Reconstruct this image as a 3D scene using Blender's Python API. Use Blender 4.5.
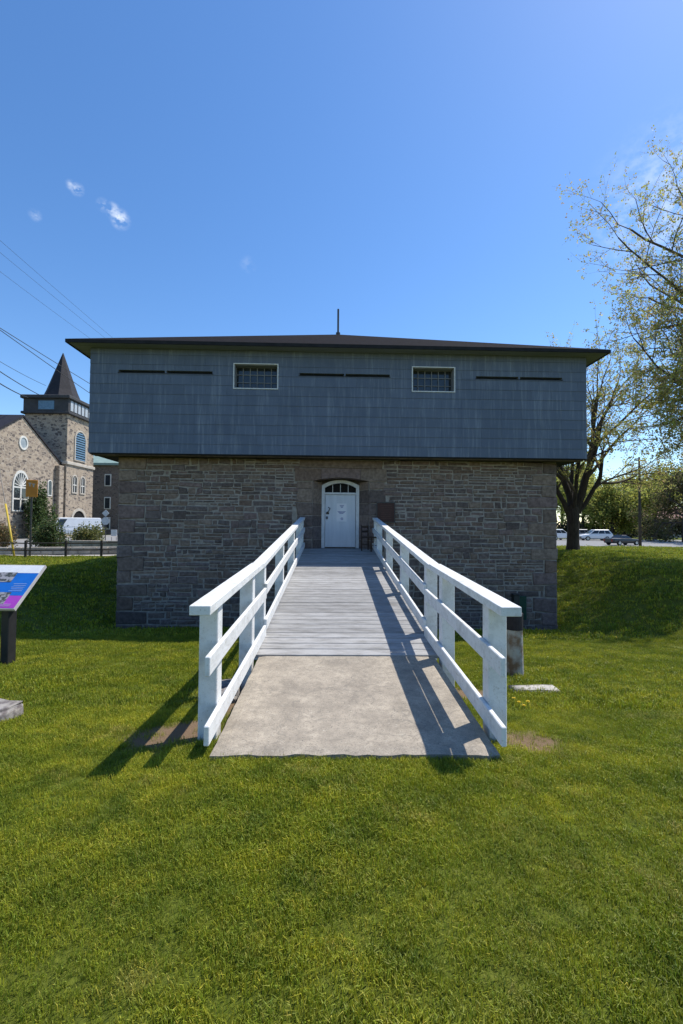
import bpy, bmesh, math, random
import numpy as np
from mathutils import Vector, Matrix, Euler

# ------------------------------------------------------------------ camera, sky, sun, exposure
S = bpy.context.scene
for o in list(bpy.data.objects):
    bpy.data.objects.remove(o)
COL = S.collection
FPX, PITCH, ROLL = 440.0, math.radians(1.65), math.radians(0.45)
EYE = Vector((0, 0, 1.6))
cam = bpy.data.cameras.new('camera')
cam.sensor_fit = 'VERTICAL'; cam.sensor_height = 36.0
cam.lens = FPX / 1024 * 36.0
cam.clip_start = 0.05; cam.clip_end = 3000
camo = bpy.data.objects.new('camera', cam); COL.objects.link(camo)
CM = Matrix.Rotation(math.pi / 2 + PITCH, 3, 'X') @ Matrix.Rotation(ROLL, 3, 'Z')
camo.location = EYE; camo.rotation_euler = CM.to_euler()
S.camera = camo

SUN_AZ, SUN_EL = math.radians(57), math.radians(58.5)      # azimuth from +Y towards +X
wd = bpy.data.worlds.new('World'); S.world = wd; wd.use_nodes = True
wn, wl = wd.node_tree.nodes, wd.node_tree.links
bg = wn['Background']
sky = wn.new('ShaderNodeTexSky'); sky.sky_type = 'NISHITA'; sky.sun_disc = False
sky.sun_elevation = SUN_EL; sky.sun_rotation = SUN_AZ
sky.air_density = 1.0; sky.dust_density = 0.25; sky.ozone_density = 2.3; sky.altitude = 200
bg.inputs['Strength'].default_value = 0.14
SUNDIR = Vector((math.sin(SUN_AZ) * math.cos(SUN_EL), math.cos(SUN_AZ) * math.cos(SUN_EL), math.sin(SUN_EL)))
sl = bpy.data.lights.new('sun', 'SUN'); sl.energy = 4.8; sl.angle = math.radians(0.53); sl.color = (1.0, 0.95, 0.87)
so = bpy.data.objects.new('sun', sl); COL.objects.link(so)
so.rotation_euler = (-SUNDIR).to_track_quat('-Z', 'Y').to_euler(); so.location = (10, 10, 40)
S.view_settings.view_transform = 'Standard'; S.view_settings.look = 'None'
S.view_settings.exposure = 0.32; S.view_settings.gamma = 1.0; S.view_settings.use_curve_mapping = False
S.render.engine = 'CYCLES'
S.cycles.use_denoising = True
S.cycles.max_bounces = 6; S.cycles.diffuse_bounces = 3; S.cycles.transparent_max_bounces = 8
S.cycles.sample_clamp_indirect = 4.0


def pixdir(px, py):
    return CM @ Vector(((px - 341.5) / FPX, (512 - py) / FPX, -1.0))


def W(px, py, y):
    """point at depth y on the ray of a photograph pixel"""
    d = pixdir(px, py); k = y / d.y
    return EYE + d * k


# clouds: a few small wisps in the sky itself, fixed by direction
def world_clouds():
    tc = wn.new('ShaderNodeTexCoord')
    nz = wn.new('ShaderNodeTexNoise'); nz.inputs['Scale'].default_value = 44; nz.inputs['Detail'].default_value = 7
    nz.inputs['Roughness'].default_value = 0.62
    mp = wn.new('ShaderNodeMapping'); mp.inputs['Scale'].default_value = (1.0, 1.0, 1.5)
    wl.new(tc.outputs['Generated'], mp.inputs[0]); wl.new(mp.outputs[0], nz.inputs['Vector'])
    total = None
    for px, py, rad, amt in ((120, 219, .020, 1.0), (113, 211, .016, .85), (103, 205, .013, .5), (77, 189, .013, .75), (71, 185, .010, .5), (35, 215, .012, .35), (248, 265, .020, .14),
                             (672, 205, .15, .40)):
        d = pixdir(px, py).normalized()
        dt = wn.new('ShaderNodeVectorMath'); dt.operation = 'DISTANCE'
        wl.new(tc.outputs['Generated'], dt.inputs[0]); dt.inputs[1].default_value = d
        mr = wn.new('ShaderNodeMapRange'); mr.interpolation_type = 'SMOOTHSTEP'
        mr.inputs['From Min'].default_value = 0; mr.inputs['From Max'].default_value = rad
        mr.inputs['To Min'].default_value = amt; mr.inputs['To Max'].default_value = 0
        wl.new(dt.outputs['Value'], mr.inputs['Value'])
        if total is None:
            total = mr.outputs[0]
        else:
            ad = wn.new('ShaderNodeMath'); ad.operation = 'MAXIMUM'
            wl.new(total, ad.inputs[0]); wl.new(mr.outputs[0], ad.inputs[1]); total = ad.outputs[0]
    r = wn.new('ShaderNodeMapRange'); r.inputs['From Min'].default_value = 0.40; r.inputs['From Max'].default_value = 0.62
    wl.new(nz.outputs[0], r.inputs['Value'])
    mu = wn.new('ShaderNodeMath'); mu.operation = 'MULTIPLY'; mu.use_clamp = True
    wl.new(total, mu.inputs[0]); wl.new(r.outputs[0], mu.inputs[1])
    mx = wn.new('ShaderNodeMix'); mx.data_type = 'RGBA'
    hsv = wn.new('ShaderNodeHueSaturation'); hsv.inputs['Saturation'].default_value = 1.22; hsv.inputs['Value'].default_value = 1.17; hsv.inputs['Hue'].default_value = .503
    wl.new(sky.outputs[0], hsv.inputs['Color'])
    wl.new(mu.outputs[0], mx.inputs[0]); wl.new(hsv.outputs[0], mx.inputs[6]); mx.inputs[7].default_value = (6.0, 6.5, 7.2, 1)
    wl.new(mx.outputs[2], bg.inputs['Color'])


world_clouds()


# ------------------------------------------------------------------ materials
def nmat(name):
    m = bpy.data.materials.new(name); m.use_nodes = True
    nt = m.node_tree
    return m, nt.nodes, nt.links, nt.nodes['Principled BSDF']


def ramp2(n, l, src, lo, hi, a=0.0, b=1.0):
    r = n.new('ShaderNodeMapRange'); r.inputs['From Min'].default_value = lo; r.inputs['From Max'].default_value = hi
    r.inputs['To Min'].default_value = a; r.inputs['To Max'].default_value = b
    l.new(src, r.inputs['Value']); return r.outputs[0]


def mixc(n, l, f, a, b, mode='MIX'):
    x = n.new('ShaderNodeMix'); x.data_type = 'RGBA'; x.blend_type = mode
    for sock, v in ((x.inputs[0], f), (x.inputs[6], a), (x.inputs[7], b)):
        if hasattr(v, 'is_output'):
            l.new(v, sock)
        elif isinstance(v, (int, float)):
            sock.default_value = v
        else:
            sock.default_value = (*v[:3], 1)
    return x.outputs[2]


def noise(n, l, scale, detail=5, rough=.55, stretch=None, obj=False):
    if obj:
        src = n.new('ShaderNodeTexCoord').outputs['Object']
    else:
        src = n.new('ShaderNodeNewGeometry').outputs['Position']
    if stretch:
        mp = n.new('ShaderNodeMapping'); mp.inputs['Scale'].default_value = stretch
        l.new(src, mp.inputs[0]); src = mp.outputs[0]
    t = n.new('ShaderNodeTexNoise'); t.inputs['Scale'].default_value = scale
    t.inputs['Detail'].default_value = detail; t.inputs['Roughness'].default_value = rough
    l.new(src, t.inputs['Vector']); return t.outputs[0]


def bump(n, l, b, h, strength=.3, dist=.01):
    x = n.new('ShaderNodeBump'); x.inputs['Strength'].default_value = strength; x.inputs['Distance'].default_value = dist
    l.new(h, x.inputs['Height']); l.new(x.outputs[0], b.inputs['Normal'])


def pmat(name, c1, c2=None, scale=6, rough=.75, bs=0, bsc=60, stretch=None, tone=False, rnd=0.0, metal=0, spec=.3, lo=.35, hi=.65, obj=False, dist=.01):
    m, n, l, b = nmat(name)
    b.inputs['Roughness'].default_value = rough; b.inputs['Metallic'].default_value = metal
    b.inputs['Specular IOR Level'].default_value = spec
    if c2 is None:
        c2 = tuple(x * .8 for x in c1)
    f = ramp2(n, l, noise(n, l, scale, stretch=stretch, obj=obj), lo, hi)
    c = mixc(n, l, f, c1, c2)
    if tone:
        at = n.new('ShaderNodeAttribute'); at.attribute_name = 'tone'
        c = mixc(n, l, 1.0, c, at.outputs['Color'], 'MULTIPLY')
    if rnd:
        oi = n.new('ShaderNodeObjectInfo')
        v = ramp2(n, l, oi.outputs['Random'], 0, 1, 1 - rnd, 1 + rnd)
        hs = n.new('ShaderNodeHueSaturation'); l.new(v, hs.inputs['Value']); l.new(c, hs.inputs['Color']); c = hs.outputs[0]
    l.new(c, b.inputs['Base Color'])
    if bs:
        bump(n, l, b, noise(n, l, bsc, stretch=stretch, obj=obj), bs, dist)
    return m


def leafmat(name, tint=(1, 1, 1), trans=.45, rough=.6):
    m, n, l, b = nmat(name)
    at = n.new('ShaderNodeAttribute'); at.attribute_name = 'tone'
    c = mixc(n, l, 1.0, at.outputs['Color'], tint, 'MULTIPLY')
    l.new(c, b.inputs['Base Color']); b.inputs['Roughness'].default_value = rough; b.inputs['Specular IOR Level'].default_value = .25
    t = n.new('ShaderNodeBsdfTranslucent'); l.new(c, t.inputs['Color'])
    mx = n.new('ShaderNodeMixShader'); mx.inputs[0].default_value = trans
    l.new(b.outputs[0], mx.inputs[1]); l.new(t.outputs[0], mx.inputs[2])
    l.new(mx.outputs[0], n['Material Output'].inputs['Surface'])
    return m


M = {}


def paint_white():
    m, n, l, b = nmat('white_rail_paint')
    grime = ramp2(n, l, noise(n, l, 7, 9, .72), .46, .74)
    c = mixc(n, l, grime, (.68, .685, .68), (.47, .47, .455))
    fl = ramp2(n, l, noise(n, l, 45, 5, .75, (1, .3, 1)), .58, .68)
    c = mixc(n, l, fl, c, (.42, .40, .36))
    l.new(c, b.inputs['Base Color']); b.inputs['Roughness'].default_value = .62; b.inputs['Specular IOR Level'].default_value = .25
    bump(n, l, b, noise(n, l, 70, 4, .6, (1, .12, 1)), .5, .005)
    return m


def plank_mat():
    m, n, l, b = nmat('weathered_deck_paint')
    wear = ramp2(n, l, noise(n, l, 6, 9, .72, (.5, 1.6, 1)), .42, .66)
    oi = n.new('ShaderNodeObjectInfo')
    v = ramp2(n, l, oi.outputs['Random'], 0, 1, .80, 1.10)
    c = mixc(n, l, wear, (.345, .340, .335), (.215, .208, .198))
    spot = ramp2(n, l, noise(n, l, 40, 5, .75, (.2, 2.5, 1)), .60, .70)
    c = mixc(n, l, spot, c, (.13, .12, .108))
    hs = n.new('ShaderNodeHueSaturation'); l.new(v, hs.inputs['Value']); l.new(c, hs.inputs['Color'])
    l.new(hs.outputs[0], b.inputs['Base Color']); b.inputs['Roughness'].default_value = .8; b.inputs['Specular IOR Level'].default_value = .2
    bump(n, l, b, noise(n, l, 60, 5, .6, (.08, 2, 1)), .4, .004)
    return m


def concrete_mat():
    m, n, l, b = nmat('worn_concrete')
    a = ramp2(n, l, noise(n, l, 3.2, 9, .68), .38, .66)
    c = mixc(n, l, a, (.415, .358, .282), (.235, .203, .163))
    md = ramp2(n, l, noise(n, l, 15, 8, .75), .45, .68, 0, .75)
    c = mixc(n, l, md, c, (.215, .188, .152))
    sp = ramp2(n, l, noise(n, l, 85, 4, .75), .54, .66)
    c = mixc(n, l, sp, c, (.14, .125, .105))
    lt = ramp2(n, l, noise(n, l, 52, 5, .75), .58, .70)
    c = mixc(n, l, lt, c, (.46, .42, .35))
    vo = n.new('ShaderNodeTexVoronoi'); vo.feature = 'DISTANCE_TO_EDGE'; vo.inputs['Scale'].default_value = 1.1
    g = n.new('ShaderNodeNewGeometry'); ad = n.new('ShaderNodeVectorMath'); ad.operation = 'MULTIPLY_ADD'
    nn = n.new('ShaderNodeTexNoise'); nn.inputs['Scale'].default_value = 5; l.new(g.outputs['Position'], nn.inputs['Vector'])
    l.new(nn.outputs['Color'], ad.inputs[0]); ad.inputs[1].default_value = (.35, .35, .35); l.new(g.outputs['Position'], ad.inputs[2])
    l.new(ad.outputs[0], vo.inputs['Vector'])
    cr = ramp2(n, l, vo.outputs['Distance'], .0, .012, .45, 0)
    c = mixc(n, l, cr, c, (.16, .145, .125))
    l.new(c, b.inputs['Base Color']); b.inputs['Roughness'].default_value = .9; b.inputs['Specular IOR Level'].default_value = .2
    bump(n, l, b, noise(n, l, 90, 6, .7), .5, .006)
    return m


def shingle_mat():
    m, n, l, b = nmat('blue_grey_shingle_paint')
    oi = n.new('ShaderNodeObjectInfo')
    v = ramp2(n, l, oi.outputs['Random'], 0, 1, .93, 1.06)
    st = ramp2(n, l, noise(n, l, 3.6, 8, .75, (3.2, 1, .20)), .50, .76, 0, .85)
    c = mixc(n, l, st, (.103, .129, .178), (.25, .278, .32))
    dk = ramp2(n, l, noise(n, l, 1.1, 5, .6), .5, .7, 0, .5)
    c = mixc(n, l, dk, c, (.085, .110, .160))
    hs = n.new('ShaderNodeHueSaturation'); l.new(v, hs.inputs['Value']); l.new(c, hs.inputs['Color'])
    l.new(hs.outputs[0], b.inputs['Base Color']); b.inputs['Roughness'].default_value = .7; b.inputs['Specular IOR Level'].default_value = .25
    bump(n, l, b, noise(n, l, 28, 2, .5, (1.6, 1, .02)), .5, .004)
    return m


def far_stone(name, cols, mortar, sc=1.6):
    m, n, l, b = nmat(name)
    g = n.new('ShaderNodeNewGeometry')
    mp = n.new('ShaderNodeMapping'); mp.inputs['Scale'].default_value = (1, 1, 1.7); l.new(g.outputs['Position'], mp.inputs[0])
    vo = n.new('ShaderNodeTexVoronoi'); vo.inputs['Scale'].default_value = sc; l.new(mp.outputs[0], vo.inputs['Vector'])
    ve = n.new('ShaderNodeTexVoronoi'); ve.feature = 'DISTANCE_TO_EDGE'; ve.inputs['Scale'].default_value = sc; l.new(mp.outputs[0], ve.inputs['Vector'])
    sp = n.new('ShaderNodeSeparateColor'); l.new(vo.outputs['Color'], sp.inputs[0])
    c = mixc(n, l, ramp2(n, l, sp.outputs[0], .1, .9), cols[0], cols[1])
    c = mixc(n, l, ramp2(n, l, sp.outputs[1], .6, .9), c, cols[2])
    c = mixc(n, l, ramp2(n, l, ve.outputs['Distance'], .02, .07, 1, 0), c, mortar)
    l.new(c, b.inputs['Base Color']); b.inputs['Roughness'].default_value = .9
    return m


def ground_mat():
    m, n, l, b = nmat('lawn_ground')
    big = ramp2(n, l, noise(n, l, .55, 4, .6), .35, .65)
    c = mixc(n, l, big, (.125, .160, .018), (.185, .200, .030))
    fine = ramp2(n, l, noise(n, l, 34, 7, .75), .35, .68)
    c = mixc(n, l, fine, c, (.040, .056, .009))
    dry = ramp2(n, l, noise(n, l, 2.3, 6, .7), .60, .74, 0, .6)
    c = mixc(n, l, dry, c, (.150, .135, .052))
    # bare earth worn beside the railing ends
    g = n.new('ShaderNodeNewGeometry')
    nn = n.new('ShaderNodeTexNoise'); nn.inputs['Scale'].default_value = 6; nn.inputs['Detail'].default_value = 5
    l.new(g.outputs['Position'], nn.inputs['Vector'])
    ad = n.new('ShaderNodeVectorMath'); ad.operation = 'MULTIPLY_ADD'
    l.new(nn.outputs['Color'], ad.inputs[0]); ad.inputs[1].default_value = (.35, .35, 0); l.new(g.outputs['Position'], ad.inputs[2])
    for px, py, pz, rad in DIRT:
        d = n.new('ShaderNodeVectorMath'); d.operation = 'DISTANCE'
        l.new(ad.outputs[0], d.inputs[0]); d.inputs[1].default_value = (px + .17, py + .17, pz)
        c = mixc(n, l, ramp2(n, l, d.outputs['Value'], rad * .45, rad, .95, 0), c, (.185, .125, .080))
    l.new(c, b.inputs['Base Color']); b.inputs['Roughness'].default_value = .95; b.inputs['Specular IOR Level'].default_value = .1
    bump(n, l, b, noise(n, l, 45, 6, .75), .7, .03)
    return m


def grass_mat():
    m, n, l, b = nmat('grass_blade')
    at = n.new('ShaderNodeAttribute'); at.attribute_name = 'tone'
    big = ramp2(n, l, noise(n, l, .9, 6, .68), .38, .62)
    c = mixc(n, l, big, (.225, .280, .018), (.400, .415, .034))
    mid = ramp2(n, l, noise(n, l, 3.4, 4, .6), .40, .66)
    c = mixc(n, l, mid, c, (.145, .200, .018))
    dry = ramp2(n, l, noise(n, l, 2.3, 7, .74), .55, .72, 0, .6)
    c = mixc(n, l, dry, c, (.50, .43, .13))
    c = mixc(n, l, 1.0, c, at.outputs['Color'], 'MULTIPLY')
    l.new(c, b.inputs['Base Color']); b.inputs['Roughness'].default_value = .55; b.inputs['Specular IOR Level'].default_value = .3
    t = n.new('ShaderNodeBsdfTranslucent'); l.new(c, t.inputs['Color'])
    mx = n.new('ShaderNodeMixShader'); mx.inputs[0].default_value = .35
    l.new(b.outputs[0], mx.inputs[1]); l.new(t.outputs[0], mx.inputs[2])
    l.new(mx.outputs[0], n['Material Output'].inputs['Surface'])
    return m


def glass(name, c=(.02, .025, .03), rough=.08):
    m, n, l, b = nmat(name)
    b.inputs['Base Color'].default_value = (*c, 1); b.inputs['Roughness'].default_value = rough; b.inputs['Specular IOR Level'].default_value = .6
    l.new(mixc(n, l, ramp2(n, l, noise(n, l, 8), .4, .6), c, tuple(x * 1.5 for x in c)), b.inputs['Base Color'])
    return m


# ------------------------------------------------------------------ mesh helpers
class MB:
    def __init__(s):
        s.v = []; s.f = []; s.t = []          # verts, faces, tone per face

    def add(s, vs, fs, tone=None):
        o = len(s.v); s.v.extend([tuple(p) for p in vs]); s.f.extend([tuple(i + o for i in f) for f in fs])
        s.t.extend([tone or (1, 1, 1)] * len(fs)); return s

    def box(s, x0, x1, y0, y1, z0, z1, tone=None, fn=None):
        vs = [(x, y, z) for x in (x0, x1) for y in (y0, y1) for z in (z0, z1)]
        if fn: vs = [fn(p) for p in vs]
        return s.add(vs, [(0, 1, 3, 2), (4, 6, 7, 5), (0, 4, 5, 1), (2, 3, 7, 6), (0, 2, 6, 4), (1, 5, 7, 3)], tone)

    def cbox(s, x0, x1, y0, y1, z0, z1, c=.008, tone=None, fn=None):
        lo, hi = (x0, y0, z0), (x1, y1, z1)
        vs = []; idx = {}
        for sx in (0, 1):
            for sy in (0, 1):
                for sz in (0, 1):
                    sg = (sx, sy, sz)
                    for a in range(3):
                        p = []
                        for k in range(3):
                            e = (lo, hi)[sg[k]][k]
                            if k != a: e += c if sg[k] == 0 else -c
                            p.append(e)
                        idx[(sg, a)] = len(vs); vs.append(tuple(p))
        fs = []
        for a in range(3):
            b_, c_ = (a + 1) % 3, (a + 2) % 3
            for sgn in (0, 1):
                q = []
                for u, w in ((0, 0), (1, 0), (1, 1), (0, 1)):
                    sg = [0, 0, 0]; sg[a] = sgn; sg[b_] = u; sg[c_] = w
                    q.append(idx[(tuple(sg), a)])
                fs.append(tuple(q if sgn else q[::-1]))
            for u in (0, 1):
                for w in (0, 1):
                    s0 = [0, 0, 0]; s0[b_] = u; s0[c_] = w; s1 = list(s0); s1[a] = 1
                    q = [idx[(tuple(s0), b_)], idx[(tuple(s1), b_)], idx[(tuple(s1), c_)], idx[(tuple(s0), c_)]]
                    fs.append(tuple(q if u != w else q[::-1]))
        for sg in [(i, j, k) for i in (0, 1) for j in (0, 1) for k in (0, 1)]:
            q = [idx[(sg, 0)], idx[(sg, 1)], idx[(sg, 2)]]
            fs.append(tuple(q if sum(sg) % 2 else q[::-1]))
        if fn: vs = [fn(p) for p in vs]
        return s.add(vs, fs, tone)

    def tube(s, pts, rad, n=8, cap=True, tone=None):
        pts = [Vector(p) for p in pts]
        if not hasattr(rad, '__len__'): rad = [rad] * len(pts)
        d0 = (pts[1] - pts[0]).normalized()
        a = Vector((1, 0, 0)) if abs(d0.x) < .8 else Vector((0, 1, 0))
        vs = []; fs = []
        for i, p in enumerate(pts):
            d = (pts[min(i + 1, len(pts) - 1)] - pts[max(i - 1, 0)]).normalized()
            a = (a - d * a.dot(d)).normalized(); b = d.cross(a)
            for k in range(n):
                t = 2 * math.pi * k / n
                vs.append(p + (a * math.cos(t) + b * math.sin(t)) * rad[i])
        for i in range(len(pts) - 1):
            for k in range(n):
                k2 = (k + 1) % n
                fs.append((i * n + k, i * n + k2, (i + 1) * n + k2, (i + 1) * n + k))
        if cap:
            fs.append(tuple(range(n))[::-1]); m = (len(pts) - 1) * n
            fs.append(tuple(m + k for k in range(n)))
        return s.add(vs, fs, tone)

    def prism(s, poly, axis, a0, a1, tone=None, fn=None):
        """poly: 2D outline; axis 0/1/2 = extrusion axis"""
        n = len(poly)
        def mk(p, a):
            if axis == 0: return (a, p[0], p[1])
            if axis == 1: return (p[0], a, p[1])
            return (p[0], p[1], a)
        vs = [mk(p, a0) for p in poly] + [mk(p, a1) for p in poly]
        if fn: vs = [fn(p) for p in vs]
        fs = [tuple(range(n)), tuple(range(2 * n - 1, n - 1, -1))]
        fs += [(i, (i + 1) % n, n + (i + 1) % n, n + i) for i in range(n)]
        return s.add(vs, fs, tone)

    def loft(s, rings, cap=True, tone=None):
        n = len(rings[0]); vs = [p for r in rings for p in r]; fs = []
        for i in range(len(rings) - 1):
            for k in range(n):
                k2 = (k + 1) % n
                fs.append((i * n + k, i * n + k2, (i + 1) * n + k2, (i + 1) * n + k))
        if cap:
            fs.append(tuple(range(n))[::-1]); m = (len(rings) - 1) * n; fs.append(tuple(m + k for k in range(n)))
        return s.add(vs, fs, tone)

    def mesh(s, name, smooth=False, normals=True, tones=False):
        me = bpy.data.meshes.new(name); me.from_pydata(s.v, [], s.f)
        if normals:
            bm = bmesh.new(); bm.from_mesh(me); bmesh.ops.recalc_face_normals(bm, faces=bm.faces); bm.to_mesh(me); bm.free()
        if tones:
            at = me.color_attributes.new('tone', 'FLOAT_COLOR', 'CORNER')
            cols = np.ones((len(me.loops), 4), np.float32); i = 0
            for f, t in zip(s.f, s.t):
                cols[i:i + len(f), :3] = t; i += len(f)
            at.data.foreach_set('color', cols.ravel())
        if smooth: me.shade_smooth()
        me.update(); return me


def put(name, me, mat=None, parent=None, loc=None, rot=None):
    o = bpy.data.objects.new(name, me); COL.objects.link(o)
    if mat is not None and not me.materials: me.materials.append(mat)
    if parent is not None: o.parent = parent
    if loc is not None: o.location = loc
    if rot is not None: o.rotation_euler = rot
    return o


def obj(name, mb, mat, parent=None, loc=None, rot=None, smooth=False, tones=False):
    return put(name, mb.mesh(name, smooth, True, tones), mat, parent, loc, rot)


def tag(o, label, cat, group=None, kind=None):
    o['label'] = label; o['category'] = cat
    if group: o['group'] = group
    if kind: o['kind'] = kind
    return o


def struct(o, label=None):
    o['kind'] = 'structure'
    if label: o['label'] = label
    return o


def thing(name, label, cat, loc=(0, 0, 0), rotz=0.0, group=None):
    o = bpy.data.objects.new(name, None); COL.objects.link(o); o.empty_display_size = .2
    o.location = loc; o.rotation_euler = (0, 0, rotz)
    return tag(o, label, cat, group)


def sm(t):
    t = np.clip(t, 0, 1); return t * t * (3 - 2 * t)


# ------------------------------------------------------------------ the lie of the land
AX0, AXK = 0.172, -0.0187                    # footbridge axis: x = AX0 + AXK*y
YAW = 0.0187
HYAW = 0.030
FRONT = 13.6                                # distance of the stone front
BASE = -1.62


def gz(x, y):
    x = np.asarray(x, float); y = np.asarray(y, float)
    u = x - (AX0 + AXK * y)
    rs = np.maximum(np.abs(u) - 6.8, 0); rf = np.maximum(FRONT - y, 0); rb = np.maximum(y - 27.3, 0)
    sw = np.where(u < 0, 4.6, 5.2)
    t = np.sqrt((rs / sw) ** 2 + (rf / 10.8) ** 2 + (rb / 6) ** 2)
    e = np.clip(t, 0, 1.0)
    e = np.where(rs > 0, e + (sm(e) - e) * np.clip(rs / 3, 0, 1) * .7, e)
    inner = BASE * (1 - e)
    outr = .30 * sm((x - 8) / 4.5) * sm((y - 11) / 7)
    outr = outr * (1 - sm((y - 27) / 8)) + np.where(x > 0, -.82 * sm((y - 28) / 15) + .22 * sm((y - 48) / 20), 0)
    outl = np.where(x < 0, -.28 * sm((-x - 9.3) / 4) + .24 * sm((y - 30) / 14) * sm((-x - 8) / 6), 0)
    und = .018 * np.sin(x * 1.3 + .6) * np.sin(y * 1.1) + .012 * np.sin(x * 2.9 + y * 2.3)
    far = sm((np.hypot(x, y) - 90) / 200) * -2.0
    return inner + outr * e + outl + und * np.clip((y - 3.4) / 2, 0.25, 1) + far


def g1(x, y):
    return float(gz(x, y))


DIRT = []
for px, py, y0, rad in ((166, 728, 3.60, .42), (528, 737, 3.55, .36), (196, 712, 3.85, .30), (250, 690, 4.6, .55), (470, 672, 5.2, .5)):
    p = W(px, py, y0); DIRT.append((p.x, p.y, g1(p.x, p.y), rad))

M['white'] = paint_white(); M['plank'] = plank_mat(); M['concrete'] = concrete_mat(); M['shingle'] = shingle_mat()
M['ground'] = ground_mat(); M['grass'] = grass_mat()
M['stone'] = pmat('rubble_stone', (1.0, 1.0, 1.0), (.58, .57, .58), 11, .88, .8, 38, tone=True, dist=.015)
M['mortar'] = pmat('lime_mortar', (.335, .295, .258), (.225, .195, .168), 9, .95, .6, 60)
M['roof'] = pmat('dark_roof_shingle', (.026, .023, .023), (.010, .009, .010), 12, 1.0, .8, 30, spec=.03)
M['fascia'] = pmat('dark_eave_paint', (.026, .026, .029), (.018, .018, .020), 5, .8, spec=.1)
M['soffit'] = pmat('grey_soffit_board', (.20, .21, .225), (.155, .162, .172), 3, .8, stretch=(.3, 3, 1))
M['beam'] = pmat('weathered_timber', (.11, .085, .062), (.062, .048, .037), 8, .85, .5, 40, stretch=(1, .1, 1))
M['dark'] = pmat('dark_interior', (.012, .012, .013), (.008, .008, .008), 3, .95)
M['frame'] = pmat('white_frame_paint', (.66, .67, .68), (.55, .56, .57), 9, .6)
M['doorpaint'] = pmat('white_door_paint', (.60, .63, .68), (.52, .55, .60), 2.5, .45, .12, 30, stretch=(3, 1, .3))
M['iron'] = pmat('black_iron', (.022, .022, .023), (.04, .038, .036), 20, .5, .3, 60, spec=.5)
M['glass'] = glass('dark_pane')
M['plaque'] = pmat('oxblood_plaque', (.050, .016, .014), (.035, .012, .011), 8, .5)
M['plaquetext'] = pmat('faded_plaque_lettering', (.105, .050, .038), (.08, .04, .03), 20, .6)
M['paper'] = pmat('paper', (.74, .74, .77), (.68, .68, .72), 6, .8)
M['ink'] = pmat('blue_ink', (.10, .12, .34), (.07, .08, .25), 40, .8)
M['bark'] = pmat('bark', (.060, .048, .038), (.028, .022, .018), 9, .95, .9, 16, stretch=(2, 2, .35), dist=.03)
M['twig'] = pmat('twig_bark', (.12, .098, .078), (.075, .06, .048), 9, .95)
M['bark_far'] = pmat('far_bark', (.075, .062, .05), (.04, .033, .027), 5, .95)
M['leaf'] = leafmat('young_leaf', trans=.58)
M['shrubleaf'] = leafmat('shrub_leaf', trans=.3)
M['asphalt'] = pmat('worn_asphalt', (.25, .245, .24), (.20, .197, .192), 1.5, .9, .3, 50)
M['walkway'] = pmat('pale_paving', (.40, .37, .33), (.31, .29, .26), 2.0, .9, .3, 40)
M['church'] = far_stone('church_rubble', ((.38, .30, .215), (.25, .195, .145), (.115, .09, .074)), (.41, .345, .27), 2.6)
M['brown'] = far_stone('brown_masonry', ((.165, .125, .10), (.12, .092, .076), (.09, .07, .06)), (.20, .165, .14), 2.4)
M['palestone'] = pmat('pale_wall_stone', (.42, .37, .31), (.28, .25, .21), 3, .9, .5, 20, rnd=.18)
M['slate'] = pmat('purple_slate', (.022, .021, .027), (.013, .012, .016), 4, .7, .4, 8)
M['copper'] = pmat('green_copper', (.25, .34, .30), (.20, .28, .25), 1.5, .7)
M['trim'] = pmat('pale_stone_trim', (.50, .45, .38), (.40, .36, .30), 2, .85)
M['belfry'] = pmat('grey_belfry_boards', (.062, .062, .066), (.045, .045, .048), 2, .8)
M['belfrylight'] = pmat('pale_belfry_slats', (.42, .46, .50), (.33, .37, .41), 4, .7)
M['louvre'] = pmat('blue_louvre_paint', (.14, .25, .36), (.10, .19, .28), 5, .6)
M['winwhite'] = pmat('church_window_paint', (.68, .66, .60), (.58, .56, .50), 4, .6)


# ------------------------------------------------------------------ ground
def axis_pts(segs):
    out = []
    for a, b, st in segs:
        out += list(np.arange(a, b, st))
    out.append(segs[-1][1]); return np.array(out)


def sheet(name, xs, ys, dz=0.0):
    X, Y = np.meshgrid(xs, ys); Z = gz(X, Y) + dz
    v = np.stack([X.ravel(), Y.ravel(), Z.ravel()], 1); nx, ny = len(xs), len(ys)
    i = np.arange(nx * ny).reshape(ny, nx)
    f = np.stack([i[:-1, :-1].ravel(), i[:-1, 1:].ravel(), i[1:, 1:].ravel(), i[1:, :-1].ravel()], 1)
    me = bpy.data.meshes.new(name); me.from_pydata(v.tolist(), [], f.tolist()); me.shade_smooth(); return me


gx = axis_pts([(-1500, -200, 130), (-200, -40, 12), (-40, -14, 1.5), (-14, 14, .25), (14, 40, 1.5), (40, 200, 12), (200, 1500, 130)])
gy = axis_pts([(-60, -4, 6), (-4, 30, .25), (30, 80, 2), (80, 260, 15), (260, 2600, 180)])
struct(put('ground', sheet('ground', gx, gy), M['ground']), 'mown green lawn dipping towards the stone blockhouse')
struct(put('car_park', sheet('car_park', axis_pts([(7, 95, 2)]), axis_pts([(44.5, 76, 1.5)]), .03), M['asphalt']), 'pale asphalt car park beyond the right lawn')
struct(put('street', sheet('street', axis_pts([(-31, -9, 1)]), axis_pts([(28.5, 80, 2)]), .03), M['asphalt']), 'grey asphalt street between the lawn and the church')
struct(put('pavement', sheet('pavement', axis_pts([(-40, -11, .8)]), axis_pts([(24.2, 26.4, .55)]), .05), M['walkway']), 'pale paved footway behind the dark rail fence')

# ------------------------------------------------------------------ footbridge, concrete approach, railings (axis frame)
AXF = (AX0, 0, 0)


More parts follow.
